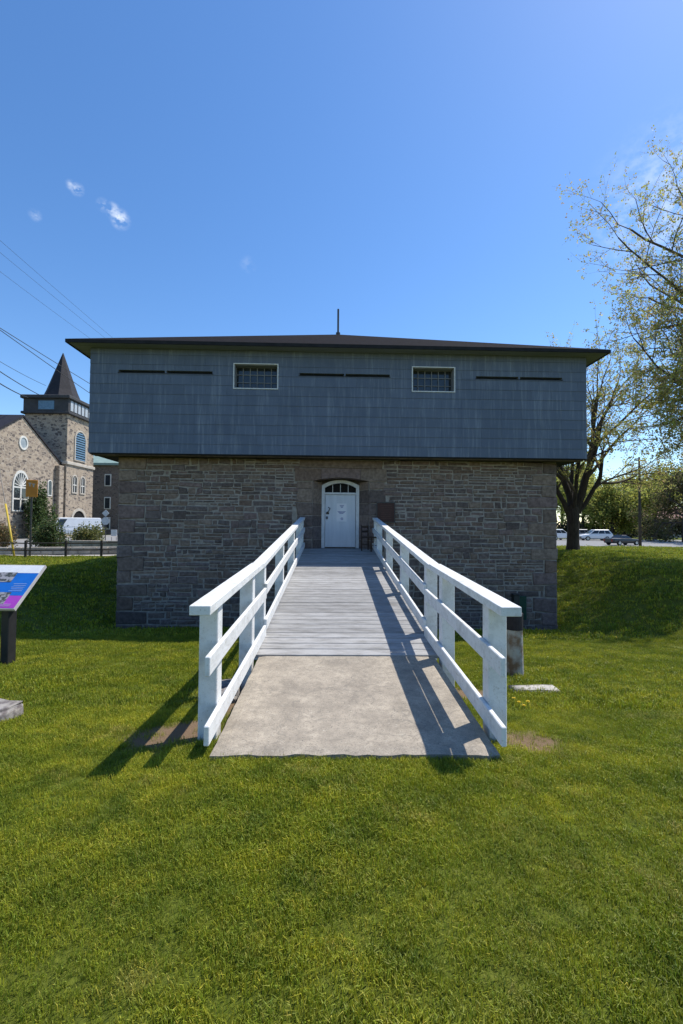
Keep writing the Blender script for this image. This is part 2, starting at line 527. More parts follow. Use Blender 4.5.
def frame_obj(name, mb, mat, **k):
    return obj(name, mb, mat, loc=AXF, rot=(0, 0, YAW), **k)


PADV0, PADV1 = 3.135, 5.14
def padz(v): return 0.0 + (v - PADV0) * 0.041
DK0, DK1 = .095, .86
VB1 = 13.62
def deckz(v): return DK0 + (DK1 - DK0) * (v - PADV1) / (VB1 - PADV1)


mb = MB()
rng = random.Random(4)
nu, nv = 24, 24
top = []
for j in range(nv + 1):
    for i in range(nu + 1):
        u = -1.015 + 2.03 * i / nu; v = PADV0 + (PADV1 - .012 - PADV0) * j / nv
        edge = i in (0, nu) or j == 0
        if i in (0, nu): u += rng.uniform(-.003, .003)
        if j == 0: v += rng.uniform(-.016, .010)
        top.append((u, v, padz(v) + (-.012 if edge else 0) + rng.uniform(-.0015, .0015)))
fs = [(j * (nu + 1) + i, j * (nu + 1) + i + 1, (j + 1) * (nu + 1) + i + 1, (j + 1) * (nu + 1) + i) for j in range(nv) for i in range(nu)]
per = [i for i in range(nu + 1)] + [(j + 1) * (nu + 1) - 1 for j in range(1, nv + 1)] + [nv * (nu + 1) + i for i in range(nu - 1, -1, -1)] + [j * (nu + 1) for j in range(nv - 1, 0, -1)]
k0 = len(top)
for i in per: top.append((top[i][0], top[i][1], -.62))
for a in range(len(per)):
    b = (a + 1) % len(per); fs.append((per[a], k0 + a, k0 + b, per[b]))
mb.add(top, fs)
struct(frame_obj('concrete_path', mb, M['concrete']), 'worn pale concrete slab leading onto the footbridge')

bridge = thing('footbridge', 'weathered white plank footbridge rising to the blockhouse door', 'footbridge', AXF, YAW)
slope = math.atan2(DK1 - DK0, VB1 - PADV1)
PW = .186; nb = int((VB1 - PADV1) / PW)
pm = MB().cbox(-1.075, 1.075, 0, PW - .013, -.04, 0, .004).mesh('plank'); pm.materials.append(M['plank'])
for i in range(nb):
    v = PADV1 + i * (VB1 - PADV1) / nb
    put('plank', pm, None, bridge, (rng.uniform(-.008, .008), v + .003, deckz(v) + rng.uniform(-.002, .002)), (slope, 0, rng.uniform(-.0015, .0015)))
for u in (-.9, 0, .9):
    mb = MB().cbox(u - .07, u + .07, PADV1 + .05, VB1 - .06, -.32, -.045, .006, fn=lambda p: (p[0], p[1], p[2] + deckz(p[1])))
    obj('stringer', mb, M['beam'], bridge)
for v in (7.9, 10.6):
    mb = MB().cbox(-1.0, 1.0, v - .1, v + .1, deckz(v) - .52, deckz(v) - .325, .008)
    for u in (-.8, .8): mb.cbox(u - .1, u + .1, v - .095, v + .095, g1(u, v) - .3, deckz(v) - .525, .008)
    obj('trestle', mb, M['beam'], bridge)


def railing(side, label):
    s = side
    t = thing('railing', label, 'railing', AXF, YAW, 'white railings of the footbridge')
    def U(a, b):                                          # a<b distances from the axis
        return (a, b) if s > 0 else (-b, -a)
    near = lambda v: padz(v)
    far = lambda v: deckz(v)
    def floor(v): return near(v) if v < 5.5 else far(v)
    # posts
    for v in (3.58, 5.08, 5.92, 8.1, 10.3, 12.5, 13.40):
        gzv = g1(AX0 + AXK * v + s * 1.1, v)
        topz = (near(v) + .948) if v < 5.5 else (far(v) + .905)
        mb = MB().cbox(*U(1.072, 1.218), v - .073, v + .073, max(gzv - .1, (floor(v) - .35) if v > 5.5 else -9), topz, .007)
        obj('post', mb, M['white'], t)
    # boards
    for z0, h, nm in ((.035, .14, 'bottom_rail'), (.52, .14, 'middle_rail')):
        o0 = rng.uniform(0, .03)
        obj(nm, MB().cbox(*U(1.032, 1.070), 3.13 + o0, 5.80, z0, z0 + h, .006, fn=lambda p: (p[0], p[1], p[2] + near(p[1]))), M['white'], t)
        z1 = z0 - (.0 if z0 < .1 else .02)
        obj(nm, MB().cbox(*U(1.032, 1.070), 5.83, 13.50, z1 + .02, z1 + h + .02, .006, fn=lambda p: (p[0], p[1], p[2] + far(p[1]))), M['white'], t)
    obj('top_rail', MB().cbox(*U(1.035, 1.185), 3.15, 5.535, .95, 1.018, .004, fn=lambda p: (p[0], p[1], p[2] + near(p[1]))), M['white'], t)
    obj('top_rail', MB().cbox(*U(1.035, 1.185), 5.555, 13.50, .909, .972, .004, fn=lambda p: (p[0], p[1], p[2] + far(p[1]))), M['white'], t)
    return t


railing(-1, 'white wooden railing on the left side of the footbridge')
railing(1, 'white wooden railing on the right side of the footbridge')

# ------------------------------------------------------------------ blockhouse (axis frame, local origin at the foot of the stone front)
BX = AX0 + AXK * FRONT + .06
house = thing('blockhouse', 'two storey stone blockhouse with overhanging blue grey shingled upper floor', 'blockhouse', (BX, FRONT, BASE), HYAW)
def wz(z): return z - BASE                    # world height -> local
HW = 6.8
DB = wz(.86)                                  # door sill
OB, OW0, OW1, RV = .47, .86, .60, .44         # reveal depth etc.
ZT = wz(3.61)
SPR, CRN = wz(2.95), wz(3.06)
def arch_poly(hw, z0, spr, crn, n=10):
    pts = [(-hw, z0), (hw, z0), (hw, spr)]
    for i in range(1, n):
        a = 1 - 2 * i / n; pts.append((a * hw, spr + (crn - spr) * (1 - a * a)))
    pts.append((-hw, spr)); return pts

mb = MB()                                     # mortar body with door recess
mb.box(-HW + .02, -OW0, .022, .5, -.4, ZT); mb.box(OW0, HW - .02, .022, .5, -.4, ZT)
mb.box(-OW0, OW0, .022, .5, -.4, DB - .02)
mb.box(-OW0, OW0, .022, .5, CRN + .02, ZT)
mb.box(-HW + .02, HW - .02, .95, 13.6, -.4, ZT)
mb.box(-HW + .02, -OW0 - .02, .5, .95, -.4, ZT); mb.box(OW0 + .02, HW - .02, .5, .95, -.4, ZT)
wall = obj('stone_wall', mb, M['mortar'], house)

PAL = [(.195, .158, .138), (.210, .166, .135), (.160, .132, .122), (.228, .185, .152), (.195, .150, .140), (.170, .144, .138), (.135, .112, .104), (.185, .138, .112)]
R = random.Random(11)
stones = []                                   # (u0,u1,w0,w1,proud,tone)
def tone():
    c = R.choice(PAL); k = R.uniform(.86, 1.16); return (c[0] * k * 1.08, c[1] * k * 1.0, c[2] * k * .96)
w = -.25; courses = []
while w < ZT - .05:
    h = R.uniform(.34, .45)
    if w + h > ZT - .22: h = ZT - w
    courses.append((w, w + h)); w += h
JW = .42
for ci, (w0, w1) in enumerate(courses):
    ql = R.uniform(.70, .95) if ci % 2 else R.uniform(.42, .58)
    qr = R.uniform(.42, .58) if ci % 2 else R.uniform(.70, .95)
    stones.append((-HW, -HW + ql, w0, w1, .022, tone())); stones.append((HW - qr, HW, w0, w1, .022, tone()))
    spans = [(-HW + ql, HW - qr)]
    lint = (wz(2.95), wz(3.34))
    if w1 > DB and w0 < lint[1]:
        spans = [(-HW + ql, -OW0 - JW - R.uniform(0, .22)), (OW0 + JW + R.uniform(0, .22), HW - qr)]
        if w0 < lint[1] < w1 - .06:
            stones.append((spans[0][1], spans[1][0], lint[1], w1, .01, tone()))
    for a, b in spans:
        x = a
        while x < b - .01:
            wd_ = R.uniform(.6, 2.0)
            if b - (x + wd_) < .5: wd_ = b - x
            k = R.choice((2, 2, 3, 3, 3, 4)) if (w1 - w0) > .3 else 2
            cuts = [0] + sorted((i + 1 + R.uniform(-.22, .22)) / k for i in range(k - 1)) + [1]
            for r0, r1 in zip(cuts[:-1], cuts[1:]):
                y = x
                while y < x + wd_ - .01:
                    l_ = R.choice((R.uniform(.15, .30), R.uniform(.25, .48), R.uniform(.38, .72)))
                    if x + wd_ - (y + l_) < .13: l_ = x + wd_ - y
                    stones.append((y, y + l_, w0 + (w1 - w0) * r0, w0 + (w1 - w0) * r1, R.uniform(-.012, .016), tone()))
                    y += l_
            x += wd_
# jamb stones beside the door
w = DB - .1
jz = [w]
while jz[-1] < wz(2.95) - .2: jz.append(min(jz[-1] + R.uniform(.34, .5), wz(2.95)))
if jz[-1] < wz(2.95): jz[-1] = wz(2.95)
jt = []
for a, b in zip(jz[:-1], jz[1:]):
    for s in (-1, 1):
        t_ = tone(); jt.append((s, a, b, t_))
        u0, u1 = (OW0, OW0 + JW + .1) if s > 0 else (-OW0 - JW - .1, -OW0)
        stones.append((u0, u1, a, b, .012, t_))


def stone_mesh(mbx, u0, u1, w0, w1, proud, tn, r):
    g = .012; u0 += g; u1 -= g; w0 += g; w1 -= g
    j = lambda m: r.uniform(-m, m)
    m = min(.030, (w1 - w0) * .13)
    o = [(u0 + j(m), w0 + j(m)), (u1 + j(m), w0 + j(m)), (u1 + j(m), w1 + j(m)), (u0 + j(m), w1 + j(m))]
    cx, cz = (u0 + u1) / 2, (w0 + w1) / 2
    c = .016
    sk = j(.012); o = [(p[0], p[1] + sk * (1 if p[0] > cx else -1) * .6) for p in o]
    vs = [(p[0], .075, p[1]) for p in o] + [(p[0], .028 - proud * .5, p[1]) for p in o]
    vs += [(p[0] + math.copysign(c + abs(j(.008)), cx - p[0]), .006 - proud + j(.007), p[1] + math.copysign(c + abs(j(.006)), cz - p[1])) for p in o]
    fs = [(8, 9, 10, 11)]
    for a in range(4):
        b = (a + 1) % 4; fs += [(a, b, 4 + b, 4 + a), (4 + a, 4 + b, 8 + b, 8 + a)]
    mbx.add(vs, fs, tn)


stones.sort(key=lambda s: -(s[1] - s[0]) * (s[3] - s[2]))
rest = MB()
for i, st in enumerate(stones):
    if i < 296:
        m1 = MB(); stone_mesh(m1, *st, R); obj('stone', m1, M['stone'], wall, tones=True)
    else:
        stone_mesh(rest, *st, R)
o = obj('small_stones', rest, M['stone'], wall, tones=True); o['kind'] = 'stuff'

# lintel of three stones with a shallow arched soffit, and splayed reveals
for u0, u1 in ((-1.42, -.615), (-.605, .605), (.615, 1.42)):
    n = 8; us = [u0 + (u1 - u0) * i / n for i in range(n + 1)]
    bot = [(u, SPR + (CRN - SPR) * max(0, 1 - (u / OW0) ** 2) if abs(u) < OW0 else SPR) for u in us]
    poly = bot + [(u1, wz(3.335)), (u0, wz(3.335))]
    m1 = MB(); m1.prism(poly, 1, -.016, .5, tone())
    obj('lintel_stone', m1, M['stone'], wall, tones=True)
for s, a, b, t_ in jt:
    m1 = MB(); q = [(s * OW0, .004), (s * OW1, OB), (s * (OW1 + .3), OB), (s * (OW0 + .02), .05)]
    m1.prism(q, 2, a + .008, b - .008, t_)
    obj('reveal_stone', m1, M['stone'], wall, tones=True)
for s in (-1, 1):
    m1 = MB(); q = [(s * (OW0 + .01), .02), (s * (OW1 + .015), OB), (s * (OW1 + .3), OB + .02), (s * (OW0 + .06), .05)]
    m1.prism(q, 2, DB - .1, wz(2.95)); obj('reveal_mortar', m1, M['mortar'], wall)
m1 = MB().cbox(-OW0 - .02, OW0 + .02, -.03, .62, DB - .16, DB - .012, .012, tone=(.25, .235, .22)); obj('threshold_stone', m1, M['stone'], wall, tones=True)

# door
door = obj('door', MB().cbox(-.49, .49, .52, .57, DB + .02, wz(2.56), .006), M['doorpaint'], house)
fr = MB()
outer = arch_poly(.60, DB - .01, wz(2.86), wz(3.03)); inner = arch_poly(.50, DB - .01, wz(2.78), wz(2.93))
no = len(outer)
for y0 in (.455, .60):
    pass
vs = [(p[0], .455, p[1]) for p in outer] + [(p[0], .455, p[1]) for p in inner] + [(p[0], .62, p[1]) for p in outer] + [(p[0], .62, p[1]) for p in inner]
fs = []
for i in range(1, no):
    k = (i + 1) % no
    fs += [(i, k, no + k, no + i), (2 * no + i, 2 * no + k, 3 * no + k, 3 * no + i), (i, k, 2 * no + k, 2 * no + i), (no + i, no + k, 3 * no + k, 3 * no + i)]
fr.add(vs, fs)
obj('door_frame', fr, M['frame'], door)
obj('transom_bar', MB().cbox(-.498, .498, .47, .60, wz(2.565), wz(2.63), .006), M['frame'], door)
tr = MB(); tr.prism(arch_poly(.50, wz(2.632), wz(2.78), wz(2.93)), 1, .575, .60); obj('transom_pane', tr, M['dark'], door)
for u in (-.25, 0, .25):
    obj('glazing_bar', MB().box(u - .009, u + .009, .56, .574, wz(2.632), wz(2.90)), M['frame'], door)
lk = MB().cbox(-.455, -.36, .495, .519, wz(1.93), wz(2.0), .004); lk.cbox(-.45, -.40, .475, .519, wz(1.78), wz(1.86), .006)
obj('lock', lk, M['iron'], door)
hm = MB(); hm.tube([(-.44, .515, wz(1.98)), (-.37, .47, wz(2.04)), (-.33, .48, wz(2.12)), (-.39, .5, wz(2.16))], .013, 8)
obj('hasp', hm, M['iron'], door, smooth=True)
nt_ = obj('notice', MB().box(-.12, .20, .512, .517, wz(1.70), wz(2.28)), M['paper'], door)
for z, a, b in ((2.22, -.02, .12), (2.18, .0, .10), (2.15, .02, .08), (2.02, -.09, .17), (1.99, -.06, .14), (1.96, -.03, .10), (1.82, .02, .09), (1.79, .0, .10), (1.76, .02, .09)):
    obj('print_line', MB().box(a, b, .509, .5115, wz(z - .009), wz(z + .006)), M['ink'], nt_)

# upper floor
OV = .59; UH = HW + OV; UB, UT = wz(3.66), wz(6.74); DEP = 13.6
holes_w = [(-3.20, -1.93, wz(5.62), wz(6.33)), (2.11, 3.36, wz(5.62), wz(6.33))]
holes_s = []
for a, b in ((-6.58, -3.84), (-1.28, 1.42), (4.02, 6.66)):
    mid = (a + b) / 2
    holes_s += [(a, mid - .025, wz(6.03), wz(6.10)), (mid + .025, b, wz(6.03), wz(6.10))]


def sub(rects, h):
    out = []
    for (a, b, c, d) in rects:
        x0, x1, z0, z1 = max(a, h[0]), min(b, h[1]), max(c, h[2]), min(d, h[3])
        if x0 >= x1 - 1e-4 or z0 >= z1 - 1e-4:
            out.append((a, b, c, d)); continue
        if c < z0: out.append((a, b, c, z0))
        if z1 < d: out.append((a, b, z1, d))
        if a < x0: out.append((a, x0, z0, z1))
        if x1 < b: out.append((x1, b, z0, z1))
    return [r for r in out if r[1] - r[0] > .004 and r[3] - r[2] > .004]


rects = [(-UH, UH, UB, UT)]
for h in holes_w + holes_s: rects = sub(rects, h)
mb = MB()
for a, b, c, d in rects: mb.box(a, b, -OV, -OV + .30, c, d)
mb.box(-UH, -UH + .2, -OV + .3, DEP + OV, UB, UT); mb.box(UH - .2, UH, -OV + .3, DEP + OV, UB, UT)
mb.box(-UH + .2, UH - .2, DEP + OV - .2, DEP + OV, UB, UT)
upper = obj('upper_storey', mb, M['soffit'], house)
mb = MB().box(-UH + .01, UH - .01, -OV + .01, DEP + OV - .01, UB - .045, UB - .003)
obj('overhang_floor', mb, M['fascia'], upper)
mb = MB().cbox(-UH + .05, UH - .05, -OV + .06, -OV + .3, UB - .075, UB - .047, .006); obj('overhang_beam', mb, M['beam'], upper)
SH, SWD = .292, .61
cache = {}
nr = int(math.ceil((UT - UB) / SH))
for r in range(nr):
    z0 = UB - .015 + r * SH; z1 = min(z0 + SH, UT - .002)
    off = R.choice((.0, .2, .41, .3)) + (SWD / 2 if r % 2 else 0)
    x = -UH - .012 - (off % SWD)
    while x < UH:
        a, b = max(x, -UH - .012), min(x + SWD - .004, UH + .012)
        x += SWD
        if b - a < .02: continue
        pcs = [(a, b, z0, z1 - .003)]
        for h in holes_w + holes_s: pcs = sub(pcs, (h[0] - .03, h[1] + .03, h[2] - .03, h[3] + .03) if h in holes_w else h)
        for (p, q, c, d) in pcs:
            key = (round(q - p, 3), round(d - c, 3), round(c - z0, 3))
            if key not in cache:
                w_, h_ = q - p, d - c
                k0, k1 = .016 - .012 * (c - z0) / SH, .016 - .012 * (d - z0) / SH
                vs = [(0, 0, 0), (w_, 0, 0), (w_, 0, h_), (0, 0, h_), (0, -k0, 0), (w_, -k0, 0), (w_, -k1, h_), (0, -k1, h_)]
                m1 = MB().add(vs, [(0, 3, 2, 1), (4, 5, 6, 7), (0, 1, 5, 4), (1, 2, 6, 5), (2, 3, 7, 6), (3, 0, 4, 7)])
                me = m1.mesh('shingle'); me.materials.append(M['shingle']); cache[key] = me
            put('shingle', cache[key], None, upper, (p, -OV - .001 - R.uniform(0, .002), c))

for h in holes_w:
    a, b, c, d = h
    f = MB(); t_ = .030
    f.cbox(a - t_, a, -OV - .03, -OV + .02, c - t_, d + t_, .004); f.cbox(b, b + t_, -OV - .03, -OV + .02, c - t_, d + t_, .004)
    f.cbox(a, b, -OV - .03, -OV + .02, d, d + t_, .004); f.cbox(a, b, -OV - .032, -OV + .02, c - t_, c, .004)
    win = obj('window', f, M['frame'], house)
    ln = MB(); y0, y1 = -OV + .02, -OV + .295
    for q in ((a + .001, a + .02, c, d), (b - .02, b - .001, c, d), (a + .02, b - .02, c + .001, c + .02), (a + .02, b - .02, d - .02, d - .001)):
        ln.box(q[0], q[1], y0, y1, q[2], q[3])
    obj('window_lining', ln, M['soffit'], win)
    obj('pane', MB().box(a + .02, b - .02, -OV + .27, -OV + .28, c + .02, d - .02), M['glass'], win)
    for i in range(1, 6):
        u = a + (b - a) * i / 6
        obj('window_bar', MB().box(u - .012, u + .012, -OV + .235, -OV + .262, c + .021, d - .021), M['soffit'], win)
    for i in range(1, 3):
        z = c + (d - c) * i / 3
        obj('window_bar', MB().box(a + .021, b - .021, -OV + .24, -OV + .258, z - .011, z + .011), M['soffit'], win)
for a, b, c, d in holes_s:
    f = MB().cbox(a - .02, b + .02, -OV - .028, -OV - .001, c - .024, c - .004, .003)
    lo = obj('loophole', f, M['fascia'], house)
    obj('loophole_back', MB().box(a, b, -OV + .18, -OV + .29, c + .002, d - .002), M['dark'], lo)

# roof
E = UH + .50; EF = -OV - .44; EBK = DEP + OV + .44
rb = MB()
cy = (EF + EBK) / 2; ap = wz(10.52)
z0 = UT + .075
vs = [(-E, EF, z0), (E, EF, z0), (E, EBK, z0), (-E, EBK, z0), (0, cy, ap)]
rb.add(vs, [(0, 1, 4), (1, 2, 4), (2, 3, 4), (3, 0, 4), (3, 2, 1, 0)])
roof = obj('roof', rb, M['roof'], house)
obj('soffit', MB().box(-E + .02, E - .02, EF + .02, EBK - .02, UT + .002, UT + .03), M['soffit'], roof)
fa = MB()
for q in ((-E, E, EF, EF + .03), (-E, E, EBK - .03, EBK), (-E, -E + .03, EF + .03, EBK - .03), (E - .03, E, EF + .03, EBK - .03)):
    fa.box(q[0], q[1], q[2], q[3], UT - .022, z0 - .002)
obj('fascia', fa, M['fascia'], roof)
pl = MB().tube([(0, cy, ap - .1), (0, cy, ap + 1.2)], .045, 10); pl.tube([(0, cy, ap - .05), (0, cy, ap + .08)], .10, 10)
obj('roof_pole', pl, M['iron'], roof)

# plaque by the door, bench, green shutter on the wall
def hp(u, v, z):
    """blockhouse local -> world"""
    c, s_ = math.cos(HYAW), math.sin(HYAW)
    return Vector((BX + u * c - v * s_, FRONT + u * s_ + v * c, z))


pq = thing('plaque', 'dark red lettered plaque fixed to the stone right of the door', 'plaque', hp(1.39, -.02, 1.68), HYAW)
obj('board', MB().cbox(-.28, .28, -.04, .0, 0, .62, .008), M['plaque'], pq)
obj('rim', MB().box(-.29, .29, -.046, -.002, .60, .63).box(-.29, .29, -.046, -.002, -.01, .02).box(-.29, -.265, -.046, -.002, .02, .60).box(.265, .29, -.046, -.002, .02, .60), M['iron'], pq)
for i in range(8):
    a = .20 - R.uniform(0, .05)
    obj('text_line', MB().box(-a, a, -.043, -.0405, .52 - i * .058, .535 - i * .058), M['plaquetext'], pq)

ch = thing('wooden_chair', 'small dark wooden chair beside the blockhouse door', 'chair', hp(.86, -.42, .86 - .05), YAW + .9)
wd2 = pmat('dark_brown_wood', (.060, .034, .022), (.030, .018, .013), 12, .6)
zc = -.0
obj('seat', MB().cbox(-.2, .2, -.2, .2, .40, .44, .01), wd2, ch)
for a, b, h in ((-.17, -.17, .40), (.17, -.17, .40), (-.17, .17, .78), (.17, .17, .78)):
    obj('leg', MB().tube([(a, b, -.0), (a * 1.02, b, h * .5), (a, b * 1.06, h)], [.016, .022, .018], 8), wd2, ch, smooth=True)
for z in (.56, .70):
    obj('backrest_slat', MB().cbox(-.16, .16, .165, .185, z, z + .06, .006), wd2, ch)
obj('stretcher', MB().tube([(-.17, -.17, .18), (.17, -.17, .18)], .011, 6).tube([(-.17, .17, .2), (.17, .17, .2)], .011, 6), wd2, ch)

gs = W(524, 617, 13.45)
gp = thing('wall_box', 'dark green metal utility box at the foot of the stone wall', 'utility box', hp(5.48, -.02, -1.30), HYAW)
grn = pmat('dark_green_enamel', (.018, .062, .036), (.012, .045, .028), 6, .5)
obj('case', MB().cbox(-.16, .02, -.2, 0, .0, .78, .012), M['iron'], gp)
obj('side_panel', MB().cbox(.025, .26, -.14, 0, .02, .74, .012), grn, gp)
obj('lid', MB().cbox(-.18, .03, -.22, .0, .785, .81, .006), M['iron'], gp)
obj('foot', MB().box(-.15, -.11, -.18, -.02, -.5, 0).box(-.04, -.0, -.18, -.02, -.5, 0), M['iron'], gp)

# ------------------------------------------------------------------ trees and shrubs
def leaf_mesh(name, pts, size, tones, seed, aspect=.6, droop=.0):
    r = np.random.default_rng(seed); n = len(pts)
    pts = np.asarray(pts, float)
    a = r.normal(size=(n, 3)); a /= np.linalg.norm(a, axis=1)[:, None]; a[:, 2] -= droop
    b = r.normal(size=(n, 3)); b -= a * (a * b).sum(1)[:, None]; b /= np.linalg.norm(b, axis=1)[:, None] + 1e-9
    s = (np.asarray(size) * r.uniform(.6, 1.3, n))[:, None]
    v = np.stack([pts - a * s * .5, pts + b * s * aspect * .5 + a * s * .06, pts + a * s * .5, pts - b * s * aspect * .5 + a * s * .06], 1).reshape(-1, 3)
    f = np.arange(4 * n).reshape(-1, 4)
    me = bpy.data.meshes.new(name); me.from_pydata(v.tolist(), [], f.tolist())
    at = me.color_attributes.new('tone', 'FLOAT_COLOR', 'CORNER')
    t = np.asarray(tones)[r.integers(0, len(tones), n)] * r.uniform(.7, 1.25, (n, 1))
    c = np.ones((n, 4, 4), np.float32); c[:, :, :3] = t[:, None, :]
    at.data.foreach_set('color', c.ravel()); return me


def unit(v):
    return v / (np.linalg.norm(v) + 1e-9)


def grow(r, tubes, leaves, p, d, L, rad, lvl, cfg):
    n = 5 if lvl < 3 else 3
    pts = [p]; rr = [rad]; wob = cfg['wob'] * (1 + .25 * lvl)
    for i in range(n):
        d = unit(d + r.normal(0, wob, 3) + np.array([0, 0, cfg['up'][min(lvl, len(cfg['up']) - 1)]]))
        p = p + d * L / n; pts.append(p); rr.append(rad * (1 - (1 - cfg['taper']) * (i + 1) / n))
    tubes.append((pts, rr, 9 if lvl == 0 else 7 if lvl == 1 else 5 if lvl == 2 else 3))
    mx = cfg['levels']
    if lvl >= mx - 1:
        for k in range(cfg['leaf'] if lvl == mx else cfg['leaf'] // 2):
            t = r.uniform(.15, 1.0) * n; i = min(int(t), n - 1)
            q = pts[i] + (pts[i + 1] - pts[i]) * (t - i)
            q = q + r.normal(0, cfg['lsp'], 3)
            for m_ in range(cfg.get('cl', 1)): leaves.append(q + r.normal(0, .05, 3))
    if lvl < mx:
        k = cfg['kids'][lvl]
        for j in range(k):
            t = (cfg['t0'] + (1 - cfg['t0']) * (j + r.uniform(.2, .9)) / k) * n if j < k - 1 else n
            i = min(int(t), n - 1); q = pts[i] + (pts[i + 1] - pts[i]) * (t - i)
            dd = unit(pts[i + 1] - pts[i])
            ax = unit(np.cross(dd, r.normal(size=3)))
            ang = r.uniform(*cfg['ang']) if j < k - 1 else r.uniform(.1, .35)
            nd = dd * math.cos(ang) + ax * math.sin(ang)
            fr = (1 - (1 - cfg['taper']) * t / n)
            grow(r, tubes, leaves, q, nd, L * r.uniform(*cfg['ratio']), rad * fr * r.uniform(.5, .72), lvl + 1, cfg)


def tree(name, label, cat, x, y, starts, cfg, seed, tones, lsize, trunk=None, bark='bark', group=None, z=None):
    r = np.random.default_rng(seed)
    zb = g1(x, y) - .05 if z is None else z
    t = thing(name, label, cat, (x, y, zb), 0, group)
    tubes, leaves = [], []
    if trunk: tubes.append(trunk)
    for p, d, L, rad in starts: grow(r, tubes, leaves, np.array(p, float), unit(np.array(d, float)), L, rad, 1, cfg)
    mb = MB(); mb2 = MB()
    for pts, rr, n in tubes:
        (mb if n >= 7 else mb2).tube(pts, rr, n, cap=False)
    me = mb.mesh('trunk', True, False); put('trunk', me, M[bark], t)
    me = mb2.mesh('branches', True, False); put('branches', me, M['twig'], t)
    put('crown', leaf_mesh('crown', leaves, lsize, tones, seed + 1, .7), M['leaf'], t)
    return t


SPRING = [(.40, .42, .09), (.48, .45, .11), (.34, .38, .10), (.46, .38, .14), (.38, .27, .14)]
OLIVE = [(.22, .25, .055), (.28, .29, .065), (.15, .19, .045), (.32, .31, .08)]

# great maple just out of the frame on the right: limbs and fresh buds reach in
cfgB = dict(levels=5, wob=.085, up=[.1, .03, .02, .02, .03, .03], taper=.55, kids=[0, 6, 4, 4, 4, 0], t0=.15, ang=(.45, 1.0), ratio=(.48, .68), leaf=4, lsp=.08, cl=4)
st = []
for az, el, L, rad, zz in ((180, 54, 8.0, .20, 7.4), (165, 26, 6.2, .17, 5.6), (205, 30, 6.0, .17, 6.2), (150, 62, 8.6, .2, 8.0), (235, 50, 6.2, .17, 6.9), (110, 45, 6.5, .18, 7),
                            (60, 50, 6.5, .18, 6.7), (20, 40, 6.3, .17, 6.2), (330, 45, 6.3, .17, 6.8), (285, 38, 6.0, .16, 6.4), (190, 76, 8.2, .24, 8.4), (182, 14, 5.2, .14, 5.0), (172, 4, 4.8, .11, 5.9)):
    a, e = math.radians(az), math.radians(el)
    st.append(((0, 0, zz), (math.cos(a) * math.cos(e), math.sin(a) * math.cos(e), math.sin(e)), L * .66, rad * .72))
tree('maple_tree', 'large budding maple whose limbs reach in from the right edge', 'tree', 17.3, 17.6, st, cfgB, 7, SPRING, .085,
     trunk=([np.array(p) for p in ((0, 0, -.2), (.05, 0, .6), (0, .05, 2.5), (-.1, 0, 4.8), (-.05, .05, 6.6), (.0, 0, 9.4))], [.75, .52, .45, .4, .34, .24], 12))

# forked old tree on the lawn right of the blockhouse
cfgA = dict(levels=5, wob=.075, up=[.1, .05, .03, .02, .02, .02], taper=.55, kids=[0, 5, 4, 4, 3, 0], t0=.3, ang=(.4, .95), ratio=(.5, .72), leaf=4, lsp=.09, cl=4)
st = []
for az, el, L, rad, zz, ox in ((190, 68, 5.2, .15, 1.9, -.15), (150, 80, 6.0, .20, 2.1, .0), (15, 70, 6.4, .23, 2.1, .08), (350, 50, 5.0, .14, 2.0, .15), (265, 62, 4.8, .13, 2.0, .0), (80, 60, 5.0, .14, 2.1, .05)):
    a, e = math.radians(az), math.radians(el)
    st.append(((ox, 0, zz), (math.cos(a) * math.cos(e), math.sin(a) * math.cos(e), math.sin(e)), L * .80, rad))
tA = W(573, 549, 24.0)
tree('forked_tree', 'old dark forked tree standing on the lawn beside the blockhouse', 'tree', tA.x, 24.0, st, cfgA, 19, SPRING, .09,
     trunk=([np.array(p) for p in ((0, 0, -.25), (0, 0, .1), (0, 0, .5), (.02, 0, 1.3), (.0, 0, 2.3), (0, 0, 2.7))], [.50, .36, .31, .295, .33, .18], 14))

cfgF = dict(levels=4, wob=.10, up=[.1, .05, .04, .03, .03], taper=.5, kids=[0, 5, 5, 4, 0], t0=.2, ang=(.45, 1.1), ratio=(.5, .74), leaf=12, lsp=.42)


def far_tree(name, label, px, y, h, seed, tones, lsize=.34, lsp=.42, low=.25, group='trees beyond the car park', spread=1.0, dens=12, n=8):
    p = W(px, 530, y); x = p.x
    r = random.Random(seed); st = []
    for i in range(n):
        a = 2 * math.pi * i / n + r.uniform(-.3, .3); e = math.radians(r.uniform(10, 65))
        st.append(((0, 0, h * r.uniform(low, .5)), (math.cos(a) * math.cos(e) * spread, math.sin(a) * math.cos(e) * spread, math.sin(e)), h * r.uniform(.28, .36), h * .012))
    st.append(((0, 0, h * .5), (0, 0, 1), h * .3, h * .013))
    c = dict(cfgF); c['lsp'] = lsp; c['leaf'] = dens
    return tree(name, label, 'tree', x, y, st, c, seed, tones, lsize,
                trunk=([np.array(q) for q in ((0, 0, -.2), (0, 0, h * .2), (.1, 0, h * .35), (0, 0, h * .55))], [h * .026, h * .02, h * .017, h * .012], 8), bark='bark_far', group=group)


